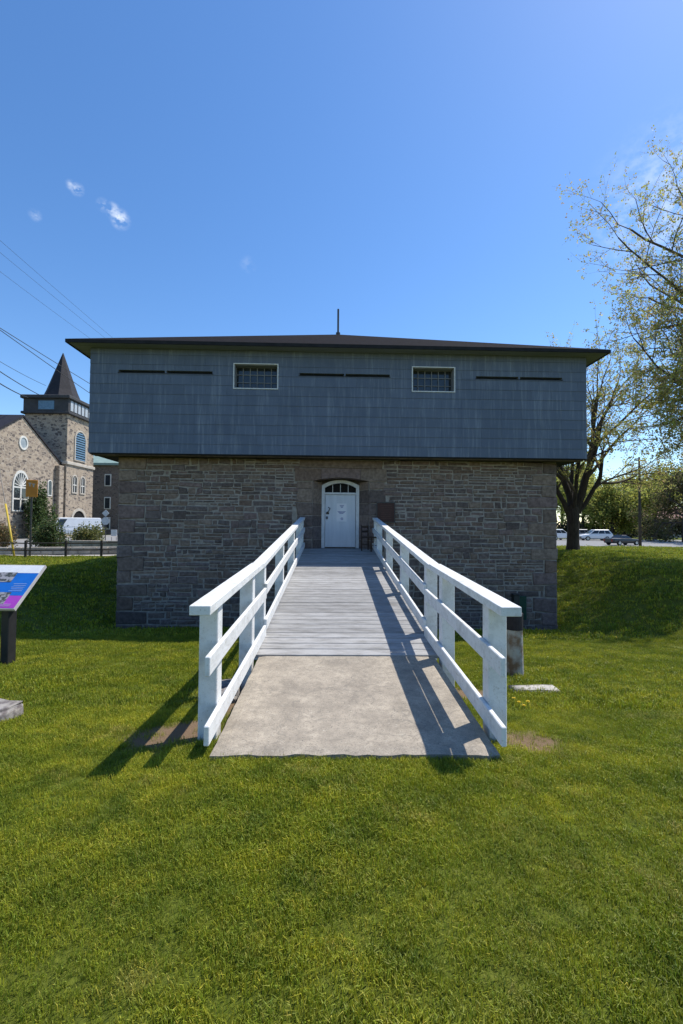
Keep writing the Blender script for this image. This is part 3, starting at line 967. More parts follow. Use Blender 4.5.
far_tree('leafy_tree', 'olive leaved tree behind the dark parked car', 612, 82, 10.5, 31, OLIVE, .40, .5, .1, spread=1.2)
far_tree('leafy_tree', 'yellow green tree rising above the parked white cars', 583, 88, 15, 32, SPRING[:3], .42, .55)
far_tree('leafy_tree', 'pale leaved tree right of the thin utility pole', 655, 78, 12, 33, SPRING[:3], .36, .5)
far_tree('leafy_tree', 'darker tree at the right edge beyond the car park', 684, 66, 12, 34, [(.085, .095, .035), (.11, .12, .045), (.13, .10, .05)], .32, .5, .15)
far_tree('leafy_tree', 'tall bare topped tree far behind the utility pole', 632, 115, 19, 35, SPRING, .42, .6, dens=7)
far_tree('leafy_tree', 'hazy green tree just right of the stone corner', 562, 112, 16, 36, OLIVE, .5, .6)
far_tree('leafy_tree', 'distant tree beyond the right edge', 715, 110, 17, 37, OLIVE, .5, .6)


def shrub(name, label, x, y, rx, ry, h, n, size, tones, seed, cat='shrub', cone=0.0, group=None):
    t = thing(name, label, cat, (x, y, g1(x, y) - .03), 0, group)
    r = np.random.default_rng(seed)
    cl = r.normal(size=(46, 3)); cl /= np.linalg.norm(cl, axis=1)[:, None]; cl *= r.uniform(.35, .92, (46, 1)); cl[:, 2] = (cl[:, 2] + 1) / 2
    k = r.integers(0, 46, n)
    p = cl[k] + r.normal(0, .13, (n, 3)); p[:, 2] = np.clip(p[:, 2], .02, 1.15)
    sc = 1 - cone * p[:, 2:3]
    q = np.concatenate([p[:, :2] * sc * np.array([rx, ry]), p[:, 2:3] * h], 1)
    put('foliage', leaf_mesh('foliage', q, size, tones, seed, .7), M['shrubleaf'], t)
    mb = MB()
    for i in range(9):
        a = r.uniform(0, 6.28); c = cl[i]
        mb.tube([(0.06 * math.cos(a), .06 * math.sin(a), -.05), (c[0] * rx * .4, c[1] * ry * .4, c[2] * h * .5), (c[0] * rx * .8, c[1] * ry * .8, c[2] * h * .95)], [.03, .02, .008], 5)
    obj('stems', mb, M['bark_far'], t)
    return t


DK = [(.065, .105, .03), (.085, .13, .038), (.05, .075, .028), (.11, .15, .04)]
YG = [(.20, .21, .055), (.15, .17, .05), (.24, .22, .07), (.12, .13, .05)]
p = W(46, 548, 46.5); shrub('evergreen_bush', 'tall green bush against the church wall behind the white van', p.x + .55, 44.5, 1.75, 1.5, 5.0, 6500, .2, DK, 51, cone=.35)
p = W(48, 555, 26.3); shrub('spreading_bush', 'dark spreading bush below the orange sign behind the rail fence', p.x, 26.3, 1.05, .7, 2.0, 5200, .11, DK[:3] + [(.12, .12, .045)], 52)
p = W(87, 545, 30.0); shrub('flowering_shrub', 'yellow green flowering shrub in front of the white van', p.x, 30.0, 1.5, .9, 1.75, 4600, .12, YG, 53)
p = W(4, 545, 29.0); shrub('brown_shrub', 'rusty brown shrub at the left edge by the church', p.x, 29.0, .9, .8, 1.7, 2200, .12, [(.24, .15, .07), (.18, .12, .06), (.15, .14, .05)], 54)
for i, (px, y, rx, h, lab) in enumerate(((664, 84, 9, 4.2, 'dark hedge behind the right end of the car park'), (585, 90, 7, 3.4, 'dark hedge behind the parked white cars'), (622, 92, 6, 3.4, 'dark hedge behind the dark parked car'))):
    p = W(px, 530, y); shrub('hedge', lab, p.x, y, rx, 2.2, h, 4200, .42, [(.035, .045, .022), (.05, .06, .03), (.045, .04, .03)], 60 + i, 'hedge', group='hedges behind the car park')

# house glimpsed through the trees on the right
p = W(662, 530, 100); hz_ = g1(p.x, 100)
hs = thing('distant_house', 'pale house with reddish roof glimpsed through right hand trees', 'house', (p.x, 100, hz_ - .2), .1)
obj('wall', MB().box(-7, 7, 0, 9, 0, 4.4), pmat('pale_house_wall', (.33, .30, .27), (.28, .26, .23), 1, .9), hs)
obj('roof', MB().prism([(-.6, 4.38), (9.6, 4.38), (4.5, 7.6)], 0, -7.6, 7.6), pmat('reddish_roof', (.27, .15, .12), (.22, .12, .10), 2, .85), hs)
for u in (-5, -1.8, 1.4, 4.6):
    w_ = obj('window', MB().cbox(u - .62, u + .62, -.06, .02, 1.4, 3.1, .02), M['winwhite'], hs)
    obj('pane', MB().box(u - .52, u + .52, -.075, -.062, 1.5, 3.0), M['glass'], w_)

# ------------------------------------------------------------------ church and neighbour
CZ = -.35
church = thing('church', 'pale rubble stone church with gable window and square spired tower', 'church', (0, 0, CZ), 0)
def cz(z): return z - CZ
GX, GY0, GYM, GY1 = -32.0, 37.9, 43.8, 49.7
GE, GP = 8.35, 12.1
mb = MB().prism([(GY0, 0), (GY1, 0), (GY1, cz(GE)), (GYM, cz(GP)), (GY0, cz(GE))], 0, GX - 18, GX)
nave = obj('nave_wall', mb, M['church'], church)
rf = MB()
for (ya, za, yb, zb) in ((GY0 - .35, GE - .22, GYM, GP + .06), (GY1 + .35, GE - .22, GYM, GP + .06)):
    d = .20
    rf.add([(GX + .12, ya, cz(za)), (GX + .12, yb, cz(zb)), (GX - 18.2, yb, cz(zb)), (GX - 18.2, ya, cz(za)),
            (GX + .12, ya, cz(za + d)), (GX + .12, yb, cz(zb + d)), (GX - 18.2, yb, cz(zb + d)), (GX - 18.2, ya, cz(za + d))],
           [(0, 1, 2, 3), (4, 5, 6, 7), (0, 1, 5, 4), (1, 2, 6, 5), (2, 3, 7, 6), (3, 0, 4, 7)])
obj('nave_roof', rf, M['slate'], church)


def arc(c, w, z0, spr, n=14, k=1.0):
    pts = [(c - w, z0), (c + w, z0), (c + w, spr)]
    for i in range(1, n):
        a = math.pi * i / n; pts.append((c + w * math.cos(a), spr + w * k * math.sin(a)))
    pts.append((c - w, spr)); return pts


def ring_x(x0, x1, outer, inner):
    n = len(outer); m = MB()
    vs = [(x0, *p) for p in outer] + [(x0, *p) for p in inner] + [(x1, *p) for p in outer] + [(x1, *p) for p in inner]
    fs = []
    for i in range(n):
        k = (i + 1) % n
        fs += [(i, k, n + k, n + i), (2 * n + i, 2 * n + k, 3 * n + k, 3 * n + i), (i, k, 2 * n + k, 2 * n + i), (n + i, n + k, 3 * n + k, 3 * n + i)]
    return m.add(vs, fs)


# great gable window with fan head
c, w_, z0, spr = 43.75, 1.12, cz(2.65), cz(5.15)
gw = obj('gable_window', ring_x(GX - .02, GX + .08, arc(c, w_, z0, spr, k=1.45), arc(c, w_ - .16, z0 + .14, spr, k=1.42)), M['winwhite'], church)
obj('pane', MB().prism(arc(c, w_ - .15, z0 + .13, spr, k=1.42), 0, GX + .005, GX + .03), M['glass'], gw)
gbm = MB()
for u in (-.35, .35): pass
gbm.box(GX + .031, GX + .07, c - .09, c + .09, z0 + .14, spr)
for z in (z0 + 1.25, spr - .1): gbm.box(GX + .031, GX + .068, c - w_ + .15, c + w_ - .15, z - .07, z + .07)
obj('mullion', gbm, M['winwhite'], gw)
for i in range(9):
    a = math.pi * (i + .5) / 9
    e = (c + math.cos(a) * .92, spr + math.sin(a) * 1.32)
    obj('fan_bar', MB().tube([(GX + .05, c + math.cos(a) * .2, spr + math.sin(a) * .28), (GX + .05, *e)], .055, 6), M['winwhite'], gw)
obj('fan_hub', MB().prism([(c + .3 * math.cos(t), spr + .3 * math.sin(t)) for t in np.linspace(0, math.pi, 9)], 0, GX + .031, GX + .075), M['winwhite'], gw)
# round window
cc = (43.95, cz(9.55)); rw = lambda r: [(cc[0] + r * math.cos(t), cc[1] + r * 1.15 * math.sin(t)) for t in np.linspace(0, 2 * math.pi, 21)[:-1]]
ro = obj('round_window', ring_x(GX - .02, GX + .08, rw(.62), rw(.46)), M['winwhite'], church)
obj('pane', MB().prism(rw(.47), 0, GX + .005, GX + .03), pmat('milky_glass', (.33, .37, .38), (.24, .27, .28), 3, .3), ro)
sw = obj('small_window', ring_x(GX - .02, GX + .07, arc(48.1, .36, cz(4.5), cz(5.9)), arc(48.1, .26, cz(4.6), cz(5.9))), M['winwhite'], church)
obj('pane', MB().prism(arc(48.1, .27, cz(4.58), cz(5.9)), 0, GX + .004, GX + .03), M['glass'], sw)
# tower
TX0, TX1, TY0, TY1 = -36.3, -31.4, 50.0, 55.4
tw = obj('tower', MB().box(TX0, TX1, TY0, TY1, 0, cz(14.2)), M['church'], church)
obj('string_course', MB().cbox(TX0 - .1, TX1 + .16, TY0 - .1, TY1 + .16, cz(8.25), cz(8.62), .05), M['trim'], tw)
bf = obj('belfry', MB().box(TX0 - .12, TX1 + .12, TY0 - .12, TY1 + .12, cz(14.2), cz(15.75)), M['belfry'], tw)
obj('belfry_cornice', MB().cbox(TX0 - .38, TX1 + .38, TY0 - .38, TY1 + .38, cz(15.75), cz(16.15), .06), M['belfry'], bf)
obj('belfry_ledge', MB().cbox(TX0 - .32, TX1 + .32, TY0 - .32, TY1 + .32, cz(14.0), cz(14.28), .05), M['belfry'], bf)
for i in range(7):
    y = TY0 + .25 + i * .72
    obj('belfry_slat', MB().box(TX1 + .121, TX1 + .17, y, y + .5, cz(14.45), cz(15.6)), M['belfrylight'], bf)
obj('belfry_opening', MB().box(TX0 + 1.6, TX1 - 1.5, TY0 - .15, TY0 - .121, cz(14.5), cz(15.5)), M['louvre'], bf)
sp = MB(); cx, cyy = (TX0 + TX1) / 2, (TY0 + TY1) / 2
sp.loft([[(cx + r_ * math.cos(math.pi / 8 + k * math.pi / 4), cyy + r_ * math.sin(math.pi / 8 + k * math.pi / 4), cz(z)) for k in range(8)] for r_, z in ((2.15, 16.1), (1.62, 17.4), (.04, 22.1))])
obj('spire', sp, M['slate'], tw)
lv = obj('belfry_window', ring_x(TX1 - .02, TX1 + .1, arc(52.5, 1.16, cz(8.9), cz(11.45)), arc(52.5, .98, cz(9.0), cz(11.45))), M['trim'], tw)
for i in range(12):
    z = 9.05 + i * .28; hw = .97 if z < 11.4 else math.sqrt(max(.02, .97 ** 2 - (z - 11.3) ** 2))
    obj('louvre', MB().box(TX1 - .06, TX1 + .07, 52.5 - hw, 52.5 + hw, cz(z), cz(z + .16)), M['louvre'], lv)
obj('louvre_back', MB().prism(arc(52.5, .98, cz(9.0), cz(11.45)), 0, TX1 + .004, TX1 + .02), M['dark'], lv)
for y in (51.55, 53.15):
    w1_ = obj('tower_window', ring_x(TX1 - .02, TX1 + .09, arc(y, .52, cz(5.0), cz(6.7)), arc(y, .36, cz(5.15), cz(6.7))), M['trim'], tw)
    obj('pane', MB().prism(arc(y, .37, cz(5.14), cz(6.7)), 0, TX1 + .004, TX1 + .03), M['glass'], w1_)
    obj('glazing_bar', MB().box(TX1 + .031, TX1 + .06, y - .05, y + .05, cz(5.15), cz(6.95)).box(TX1 + .031, TX1 + .058, y - .36, y + .36, cz(5.95), cz(6.05)), M['winwhite'], w1_)
ad_ = obj('arched_doorway', ring_x(TX1 - .02, TX1 + .12, arc(52.5, 1.55, 0, cz(1.75)), arc(52.5, 1.25, 0, cz(1.75))), M['trim'], tw)
obj('doorway_dark', MB().prism(arc(52.5, 1.26, 0, cz(1.75)), 0, TX1 + .004, TX1 + .02), M['dark'], ad_)
for y in (GY0 + .4, GY1 - .25):
    pass
ob = MB().cbox(GX - .01, GX + .5, GY1 - .75, GY1 + .1, 0, cz(8.0), .05); obj('buttress', ob, M['church'], church)

nb_ = thing('institution_building', 'brown masonry building with green copper roof behind the church tower', 'building', (-30.0, 63, CZ), 0)
obj('wall', MB().box(-9, 6, 0, 12, 0, 10.2), M['brown'], nb_)
obj('roof', MB().loft([[(-9.5, -.5, 10.2), (6.5, -.5, 10.2), (6.5, 12.5, 10.2), (-9.5, 12.5, 10.2)], [(-9.5, -.5, 10.5), (6.5, -.5, 10.5), (6.5, 12.5, 10.5), (-9.5, 12.5, 10.5)],
                          [(-5, 5.5, 13.2), (2, 5.5, 13.2), (2, 6.5, 13.2), (-5, 6.5, 13.2)]]), M['copper'], nb_)
for x in (-3.55, -.2, 3.0):
    for z in (1.0, 3.9, 7.2):
        w1_ = obj('window', MB().cbox(x - .48, x + .48, -.06, .02, z, z + 1.75, .03), M['winwhite'], nb_)
        obj('pane', MB().box(x - .34, x + .34, -.075, -.061, z + .12, z + 1.6), M['glass'], w1_)
for x in (-8.4, 5.6): pass

# ------------------------------------------------------------------ left street edge: fence, low walls, signs, van
def lay_wall(name, label, p0, p1, h, sl, sh, seed):
    """dry stone wall: each stone is its own piece"""
    r = random.Random(seed)
    d = Vector((p1[0] - p0[0], p1[1] - p0[1], 0)); L = d.length; ang = math.atan2(d.y, d.x)
    za, zb = g1(*p0), g1(*p1)
    t = thing(name, label, 'wall', (p0[0], p0[1], za), ang)
    obj('core', MB().box(0, L, .05, .27, -.2, h - .03, fn=lambda p: (p[0], p[1], p[2] + (zb - za) * p[0] / L)), M['mortar'], t)
    rows = max(1, round(h / sh))
    for k in range(rows):
        x = -r.uniform(0, .1)
        while x < L:
            l_ = r.uniform(.6, 1.3) * sl
            obj('stone', MB().cbox(x + .012, min(x + l_, L + .1) - .012, r.uniform(-.01, .02), .32, k * h / rows + .008, (k + 1) * h / rows - .008, .02, fn=lambda p: (p[0], p[1], p[2] + (zb - za) * p[0] / L)), M['palestone'], t)
            x += l_
    return t


lay_wall('low_stone_wall', 'low pale stone wall behind the dark rail fence', (-23.0, 24.05), (-11.6, 25.6), .42, .75, .21, 71)
lay_wall('garden_wall', 'pale stone garden wall below the flowering shrub', (-19.5, 29.0), (-13.8, 28.6), .72, .7, .24, 72)

dkw = pmat('dark_fence_timber', (.050, .040, .034), (.028, .023, .02), 10, .8, .4, 40)
fc = thing('rail_fence', 'dark wooden post and rail fence along the left footway', 'fence', (-21.5, 23.2, 0), 0)
fx = [(-21.0, 23.05), (-18.7, 23.2), (-16.75, 23.4), (-14.8, 23.7), (-13.05, 24.0), (-11.6, 24.3)]
px_ = []
for x, y in fx:
    z = g1(x, y); px_.append((x + 21.5, y - 23.2, z))
    obj('post', MB().cbox(x + 21.5 - .05, x + 21.5 + .05, y - 23.2 - .05, y - 23.2 + .05, z - .2, z + .92, .012), dkw, fc)
for a, b in zip(px_[:-1], px_[1:]):
    for h in (.42, .78):
        obj('rail', MB().tube([(a[0], a[1], a[2] + h), (b[0], b[1], b[2] + h)], .03, 8), dkw, fc)

osn = thing('street_sign', 'orange brown sign panel on a dark post by the fence', 'sign', (W(31, 520, 24.2).x, 24.2, g1(W(31, 520, 24.2).x, 24.2)), .55)
pz = W(31, 480, 24.2).z - osn.location.z; pb = W(31, 497, 24.2).z - osn.location.z
org = pmat('orange_sign_paint', (.62, .24, .03), (.52, .19, .025), 4, .5)
obj('post', MB().tube([(0, 0, -.2), (0, 0, pz - .1)], .045, 10), M['iron'], osn)
obj('panel', MB().cbox(-.27, .27, -.085, -.05, pb, pz, .012), org, osn)
for u, a in ((-.09, .20), (.08, .24)):
    obj('symbol', MB().box(u - .03, u + .03, -.091, -.0855, pz - a - .16, pz - a + .04).box(u - .07, u + .07, -.0915, -.086, pz - a - .02, pz - a + .04), M['trim'], osn)

p0, p1 = W(5.5, 504, 24.6), W(15, 551, 23.5)
gg = thing('guy_wire_guard', 'leaning yellow plastic guard at the left edge', 'cable guard', (p1.x, p1.y, g1(p1.x, p1.y)), 0)
d = Vector((p0.x - p1.x, p0.y - p1.y, p0.z - g1(p1.x, p1.y)))
obj('sleeve', MB().tube([(0, 0, -.1), d * .5, d], .05, 10), pmat('yellow_plastic', (.56, .40, .045), (.48, .34, .04), 4, .5), gg, smooth=True)
obj('cable', MB().tube([d * .98, d * 2.2], .02, 6), M['iron'], gg)

ss = W(105.5, 521, 34.0); sg = thing('stop_sign', 'grey backed octagonal sign with a diamond plate above it', 'road sign', (ss.x, 34.0, g1(ss.x, 34.0)), .1)
h0 = ss.z - sg.location.z; al = pmat('sign_back_metal', (.48, .50, .52), (.40, .42, .44), 6, .5, metal=.1)
obj('post', MB().tube([(0, .04, -.2), (0, .04, h0 + .95)], .035, 8), M['belfry'], sg)
obj('octagon', MB().prism([(.31 * math.cos(math.pi / 8 + k * math.pi / 4), h0 + .31 * math.sin(math.pi / 8 + k * math.pi / 4)) for k in range(8)], 1, -.02, .0), al, sg)
obj('diamond', MB().prism([(0, h0 + .32), (.27, h0 + .6), (0, h0 + .88), (-.27, h0 + .6)], 1, -.02, .0), al, sg)
ws = W(114, 533, 29.6); wsn = thing('white_yard_sign', 'small white yard sign at the end of the garden wall', 'sign', (ws.x, 29.6, g1(ws.x, 29.6)), .15)
obj('panel', MB().cbox(-.19, .19, -.02, .02, ws.z - wsn.location.z - .2, ws.z - wsn.location.z + .22, .006), M['frame'], wsn)
obj('stake', MB().tube([(-.15, 0, -.1), (-.15, 0, .95)], .015, 6).tube([(.15, 0, -.1), (.15, 0, .95)], .015, 6), M['iron'], wsn)


# ------------------------------------------------------------------ vehicles
TYRE = pmat('tyre_rubber', (.02, .02, .021), (.03, .03, .03), 20, .85)
RIM = pmat('alloy_rim', (.42, .43, .44), (.33, .34, .35), 8, .35, metal=.7)
LAMP = pmat('lamp_lens', (.62, .64, .66), (.5, .52, .54), 8, .15)
TAIL = pmat('tail_lens', (.36, .02, .02), (.28, .015, .015), 8, .2)


def car(name, label, cat, loc, rot, paint, L, Wd, hull, cab, wheels=(.34, None), group=None, roofmat=None, side=((.05, .34), (.37, .66), (.69, .93))):
    """hull: stations (x, zlo, ztop, halfwidth); cab: (xf0, xf1, xr1, xr0, zbelt, zroof, hw0, hw1)"""
    t = thing(name, label, cat, loc, rot, group)
    rings = []
    for x, zl, zt, hw in hull:
        zm = zl + (zt - zl) * .55
        rings.append([(x, -hw * .86, zl), (x, hw * .86, zl), (x, hw * .98, zl + .12), (x, hw, zm), (x, hw * .95, zt - .05), (x, hw * .8, zt), (x, -hw * .8, zt), (x, -hw * .95, zt - .05), (x, -hw, zm), (x, -hw * .98, zl + .12)])
    body = obj('body', MB().loft(rings), paint, t)
    xf0, xf1, xr1, xr0, zb, zr, h0, h1 = cab
    b0 = [Vector(p) for p in ((xf0, -h0, zb), (xf0, h0, zb), (xr0, h0, zb), (xr0, -h0, zb))]
    b1 = [Vector(p) for p in ((xf1, -h1, zr), (xf1, h1, zr), (xr1, h1, zr), (xr1, -h1, zr))]
    rf_ = [Vector((p.x * .94 + (xf1 + xr1) / 2 * .06, p.y * .9, zr + .05)) for p in b1]
    cabn = obj('cabin', MB().loft([b0, b1, rf_]), roofmat or paint, t)
    def pane(i, j, u0, u1, v0, v1, nm):
        def P(u, v): return (b0[i].lerp(b0[j], u)).lerp(b1[i].lerp(b1[j], u), v)
        q = [P(u0, v0), P(u1, v0), P(u1, v1), P(u0, v1)]
        n = (q[1] - q[0]).cross(q[3] - q[0]).normalized()
        if n.dot(q[0] - Vector(((xf0 + xr0) / 2, 0, zb))) < 0: n = -n
        m = MB().add([p + n * .004 for p in q] + [p + n * .014 for p in q], [(0, 1, 2, 3), (4, 5, 6, 7), (0, 1, 5, 4), (1, 2, 6, 5), (2, 3, 7, 6), (3, 0, 4, 7)])
        obj(nm, m, M['glass'], cabn)
    pane(0, 1, .06, .94, .08, .92, 'windscreen'); pane(3, 2, .1, .9, .15, .9, 'rear_window')
    for (i, j) in ((1, 2), (0, 3)):
        for u0, u1 in side: pane(i, j, u0, u1, .1, .88, 'side_window')
    wr = wheels[0]
    for x in (L * .31, -L * .30):
        for s in (-1, 1):
            ty = obj('tyre', MB().loft([[(x + r_ * math.cos(a), s * y_, wr + r_ * math.sin(a)) for a in np.linspace(0, 2 * math.pi, 19)[:-1]] for y_, r_ in ((Wd / 2 - .20, wr * .9), (Wd / 2 - .18, wr), (Wd / 2 - .0, wr), (Wd / 2 + .02, wr * .9))]), TYRE, t)
            obj('rim', MB().loft([[(x + r_ * math.cos(a), s * y_, wr + r_ * math.sin(a)) for a in np.linspace(0, 2 * math.pi, 15)[:-1]] for y_, r_ in ((Wd / 2 + .0, wr * .62), (Wd / 2 + .03, wr * .6), (Wd / 2 + .022, wr * .2))]), RIM, ty)
    xh, xt = hull[-1][0], hull[0][0]; zh = hull[-1][2] - .16; hwf = hull[-1][3]
    for s in (-1, 1):
        obj('headlight', MB().cbox(xh - .10, xh + .02, s * hwf * .68 - .16, s * hwf * .68 + .16, zh - .06, zh + .08, .02), LAMP, t)
        obj('tail_light', MB().cbox(xt - .02, xt + .08, s * hull[0][3] * .8 - .09, s * hull[0][3] * .8 + .09, hull[0][2] - .4, hull[0][2] - .1, .02), TAIL, t)
    obj('front_bumper', MB().cbox(xh - .05, xh + .06, -hwf * .9, hwf * .9, hull[-1][1] + .02, hull[-1][1] + .2, .03), M['iron'], t)
    return t


def carpaint(name, c):
    m, n, l, b = nmat(name)
    l.new(mixc(n, l, ramp2(n, l, noise(n, l, 2), .4, .6), c, tuple(x * .93 for x in c)), b.inputs['Base Color'])
    b.inputs['Roughness'].default_value = .4; b.inputs['Coat Weight'].default_value = .25; b.inputs['Coat Roughness'].default_value = .08
    return m


WHITE = carpaint('white_car_paint', (.74, .75, .76)); BLACK = carpaint('black_car_paint', (.016, .017, .02)); SILV = carpaint('silver_car_paint', (.30, .31, .33))
suv_h = [(-2.3, .42, .98, .78), (-2.2, .30, 1.06, .88), (-1.2, .28, 1.07, .93), (.6, .28, 1.05, .93), (1.2, .28, 1.0, .92), (2.0, .30, .90, .86), (2.28, .38, .74, .72)]
suv_c = (1.15, .35, -1.75, -2.22, 1.03, 1.66, .86, .68)
low_h = [(-2.2, .40, .86, .74), (-2.0, .26, .92, .84), (-.8, .24, .90, .88), (.6, .24, .88, .88), (1.9, .26, .78, .84), (2.2, .34, .62, .68)]
low_c = (.75, .1, -.65, -1.0, .88, 1.24, .76, .60)
def cpos(px, y): p = W(px, 530, y); return (p.x, y, g1(p.x, y) + .032)
car('white_suv', 'white sport utility car parked side on beyond the lawn', 'car', cpos(595, 69), math.pi - .12, WHITE, 4.6, 1.86, suv_h, suv_c, group='cars in the car park')
car('dark_roadster', 'low black car nearest the lawn beside the utility pole', 'car', cpos(622, 56), .25, BLACK, 4.3, 1.76, low_h, low_c, (.32,), group='cars in the car park')
car('parked_car', 'white car partly hidden between the stone corner and tree trunk', 'car', cpos(558, 70), .35, WHITE, 4.5, 1.82, suv_h, suv_c, group='cars in the car park')
car('parked_car', 'grey car behind the white sport utility car', 'car', cpos(583, 75), .1, SILV, 4.4, 1.8, suv_h, suv_c, group='cars in the car park')
van_h = [(-2.75, .5, 1.15, .90), (-2.6, .36, 1.2, .98), (0, .34, 1.2, 1.0), (1.6, .34, 1.16, .99), (2.3, .38, 1.08, .94), (2.7, .48, .9, .84)]
van_c = (2.05, 1.35, -2.6, -2.7, 1.16, 2.08, .96, .84)
vp = W(72, 530, 47.5)
car('white_van', 'white passenger van parked behind the flowering shrub', 'van', (vp.x, 47.5, g1(vp.x, 47.5) + .032), math.pi + .75, WHITE, 5.4, 2.0, van_h, van_c, (.37,), side=((.04, .20),))

# ------------------------------------------------------------------ utility pole and wires
up = W(640, 530, 48); ut = thing('utility_pole', 'thin wooden utility pole rising right of the forked tree', 'utility pole', (up.x, 48, g1(up.x, 48)), .4)
hp_ = W(640, 457, 48).z - ut.location.z
obj('pole', MB().tube([(0, 0, -.3), (0, 0, hp_)], [.16, .10], 10), M['bark_far'], ut, smooth=True)
obj('crossarm', MB().cbox(-.9, .9, -.16, -.05, hp_ - .45, hp_ - .32, .01), M['bark_far'], ut)
for u in (-.75, .75):
    obj('insulator', MB().tube([(u, -.1, hp_ - .32), (u, -.1, hp_ - .17)], [.045, .03], 8), M['iron'], ut)


def wire(label, a, b, ka, kb, r, sag=.15):
    d = b - a; p = a - d * ka; q = b + d * kb; mid = []
    for i in range(13):
        t_ = i / 12; v = p.lerp(q, t_); mid.append(Vector((v.x, v.y, v.z - sag * 4 * t_ * (1 - t_) + sag)))
    o = obj('overhead_wire', MB().tube(mid, r, 5), M['iron'])
    return tag(o, label, 'wire', 'overhead wires crossing the left sky')


def atx(px, py, X):
    d = pixdir(px, py); return EYE + d * (X / d.x)


wire('upper of two black wires meeting at the left edge above the spire', atx(0, 329, -17), atx(92, 385, -17), .7, 1.6, .019)
wire('lower of two black wires crossing the spire', atx(0, 331, -17.3), atx(91, 394, -17.0), .7, 1.6, .019)
tw_ = Vector((TX0 + .4, TY0 - .3, 15.9))
wire('faint middle wire ending at the spire foot', atx(0, 362, -30), W(46, 387, 50.4), .35, .0, .022)
wire('thick black wire ending at the belfry cornice', atx(0, 372, -28), W(41, 397, 49.6), .35, .0, .040)
wire('lowest thick black wire ending at the tower corner', atx(0, 384, -28.5), W(28, 399, 49.6), .35, .0, .048)
wire('highest faint wire in the left sky', atx(0, 242, -14), atx(108, 334, -14), .5, 1.4, .006)
wire('second highest faint wire in the left sky', atx(0, 254, -14.5), atx(100, 334, -14.5), .5, 1.4, .006)
wire('third highest faint wire in the left sky', atx(0, 273, -15), atx(84, 334, -15), .5, 1.4, .006)

# ------------------------------------------------------------------ information panel, stones, bollard on the lawn
ipx, ipy = -5.02, 6.95
ip = thing('information_panel', 'tilted blue and purple picture panel on a black post', 'information panel', (-5.28, 7.3, g1(-5.28, 7.3)), 0)
zg = ip.location.z
A0 = W(14, 609, 6.55); A1 = W(45.5, 565, 7.2)
xr = A0.x - ip.location.x
lb = Vector((xr, A0.y - 7.3, A0.z - zg)); lt = Vector((A1.x - ip.location.x, A1.y - 7.3, A1.z - zg))
upv = (lt - lb); HL = upv.length; upn = upv.normalized()
lf = Vector((-1, .03, 0)).normalized(); nn_ = lf.cross(upn).normalized()
if nn_.z < 0: nn_ = -nn_
PWID = 1.15
def PP(a, b, c=0.0): return lb + lf * a + upn * b + nn_ * c
def slabq(a0, a1, b0, b1, c0, c1):
    q = [(a0, b0), (a1, b0), (a1, b1), (a0, b1)]
    return MB().add([PP(*t_, c0) for t_ in q] + [PP(*t_, c1) for t_ in q], [(0, 1, 2, 3), (4, 5, 6, 7), (0, 1, 5, 4), (1, 2, 6, 5), (2, 3, 7, 6), (3, 0, 4, 7)])
pnl = obj('panel', slabq(0, PWID, 0, HL, -.05, -.004), pmat('panel_edge', (.50, .47, .47), (.42, .40, .40), 5, .5), ip)
cw = pmat('panel_white', (.70, .70, .71), (.64, .64, .66), 6, .4); cb = pmat('panel_blue', (.012, .135, .50), (.010, .11, .42), 3, .35)
cp = pmat('panel_purple', (.36, .055, .42), (.30, .045, .36), 3, .35); cl_ = pmat('panel_pale_text', (.25, .36, .62), (.2, .3, .55), 60, .5)
obj('header_strip', slabq(.015, PWID - .015, HL * .80, HL - .015, -.003, .0), cw, pnl)
obj('blue_field', slabq(.015, PWID - .015, HL * .285, HL * .795, -.003, .0), cb, pnl)
obj('purple_field', slabq(.015, PWID - .015, .015, HL * .28, -.003, .0), cp, pnl)
ph = [pmat('print_photo', (.30, .29, .31), (.06, .065, .06), 16, .45, lo=.44, hi=.56), pmat('print_photo_pale', (.48, .46, .50), (.16, .12, .14), 22, .45, lo=.44, hi=.56)]
for i, (a, b, w_, h_) in enumerate(((.36, .58, .30, .20), (.52, .37, .24, .17), (.22, .10, .28, .22), (.68, .60, .20, .19), (.82, .38, .24, .24), (.62, .10, .3, .2), (.92, .66, .18, .15))):
    obj('photograph', slabq(a, a + w_, HL * b, HL * b + h_, .001, .004), ph[i % 2], pnl)
for i in range(5): obj('text_line', slabq(.08, .29 - .02 * (i % 2), HL * (.38 + i * .04), HL * (.38 + i * .04) + .009, .001, .003), cl_, pnl)
for i in range(4): obj('text_line', slabq(.10, .62 - .05 * (i % 2), HL * .05 + i * .014, HL * .05 + i * .014 + .005, .001, .003), pmat('panel_pink_text', (.62, .35, .64), (.55, .3, .58), 60, .5) if i == 0 else bpy.data.materials['panel_pink_text'], pnl)
blk = pmat('black_post_metal', (.030, .030, .033), (.022, .022, .024), 8, .45)
p_t = PP(.28, HL * .30)
pst = MB().cbox(xr - .42, xr - .30, -.45, -.27, -.2, PP(.28, .26).z - .06, .01); obj('post', pst, blk, ip)
pst = MB().cbox(xr - .92, xr - .80, -.45, -.27, -.2, PP(.28, .26).z - .06, .01); obj('post', pst, blk, ip)
obj('bracket', slabq(.12, PWID - .12, .10, HL - .15, -.10, -.052), blk, ip)


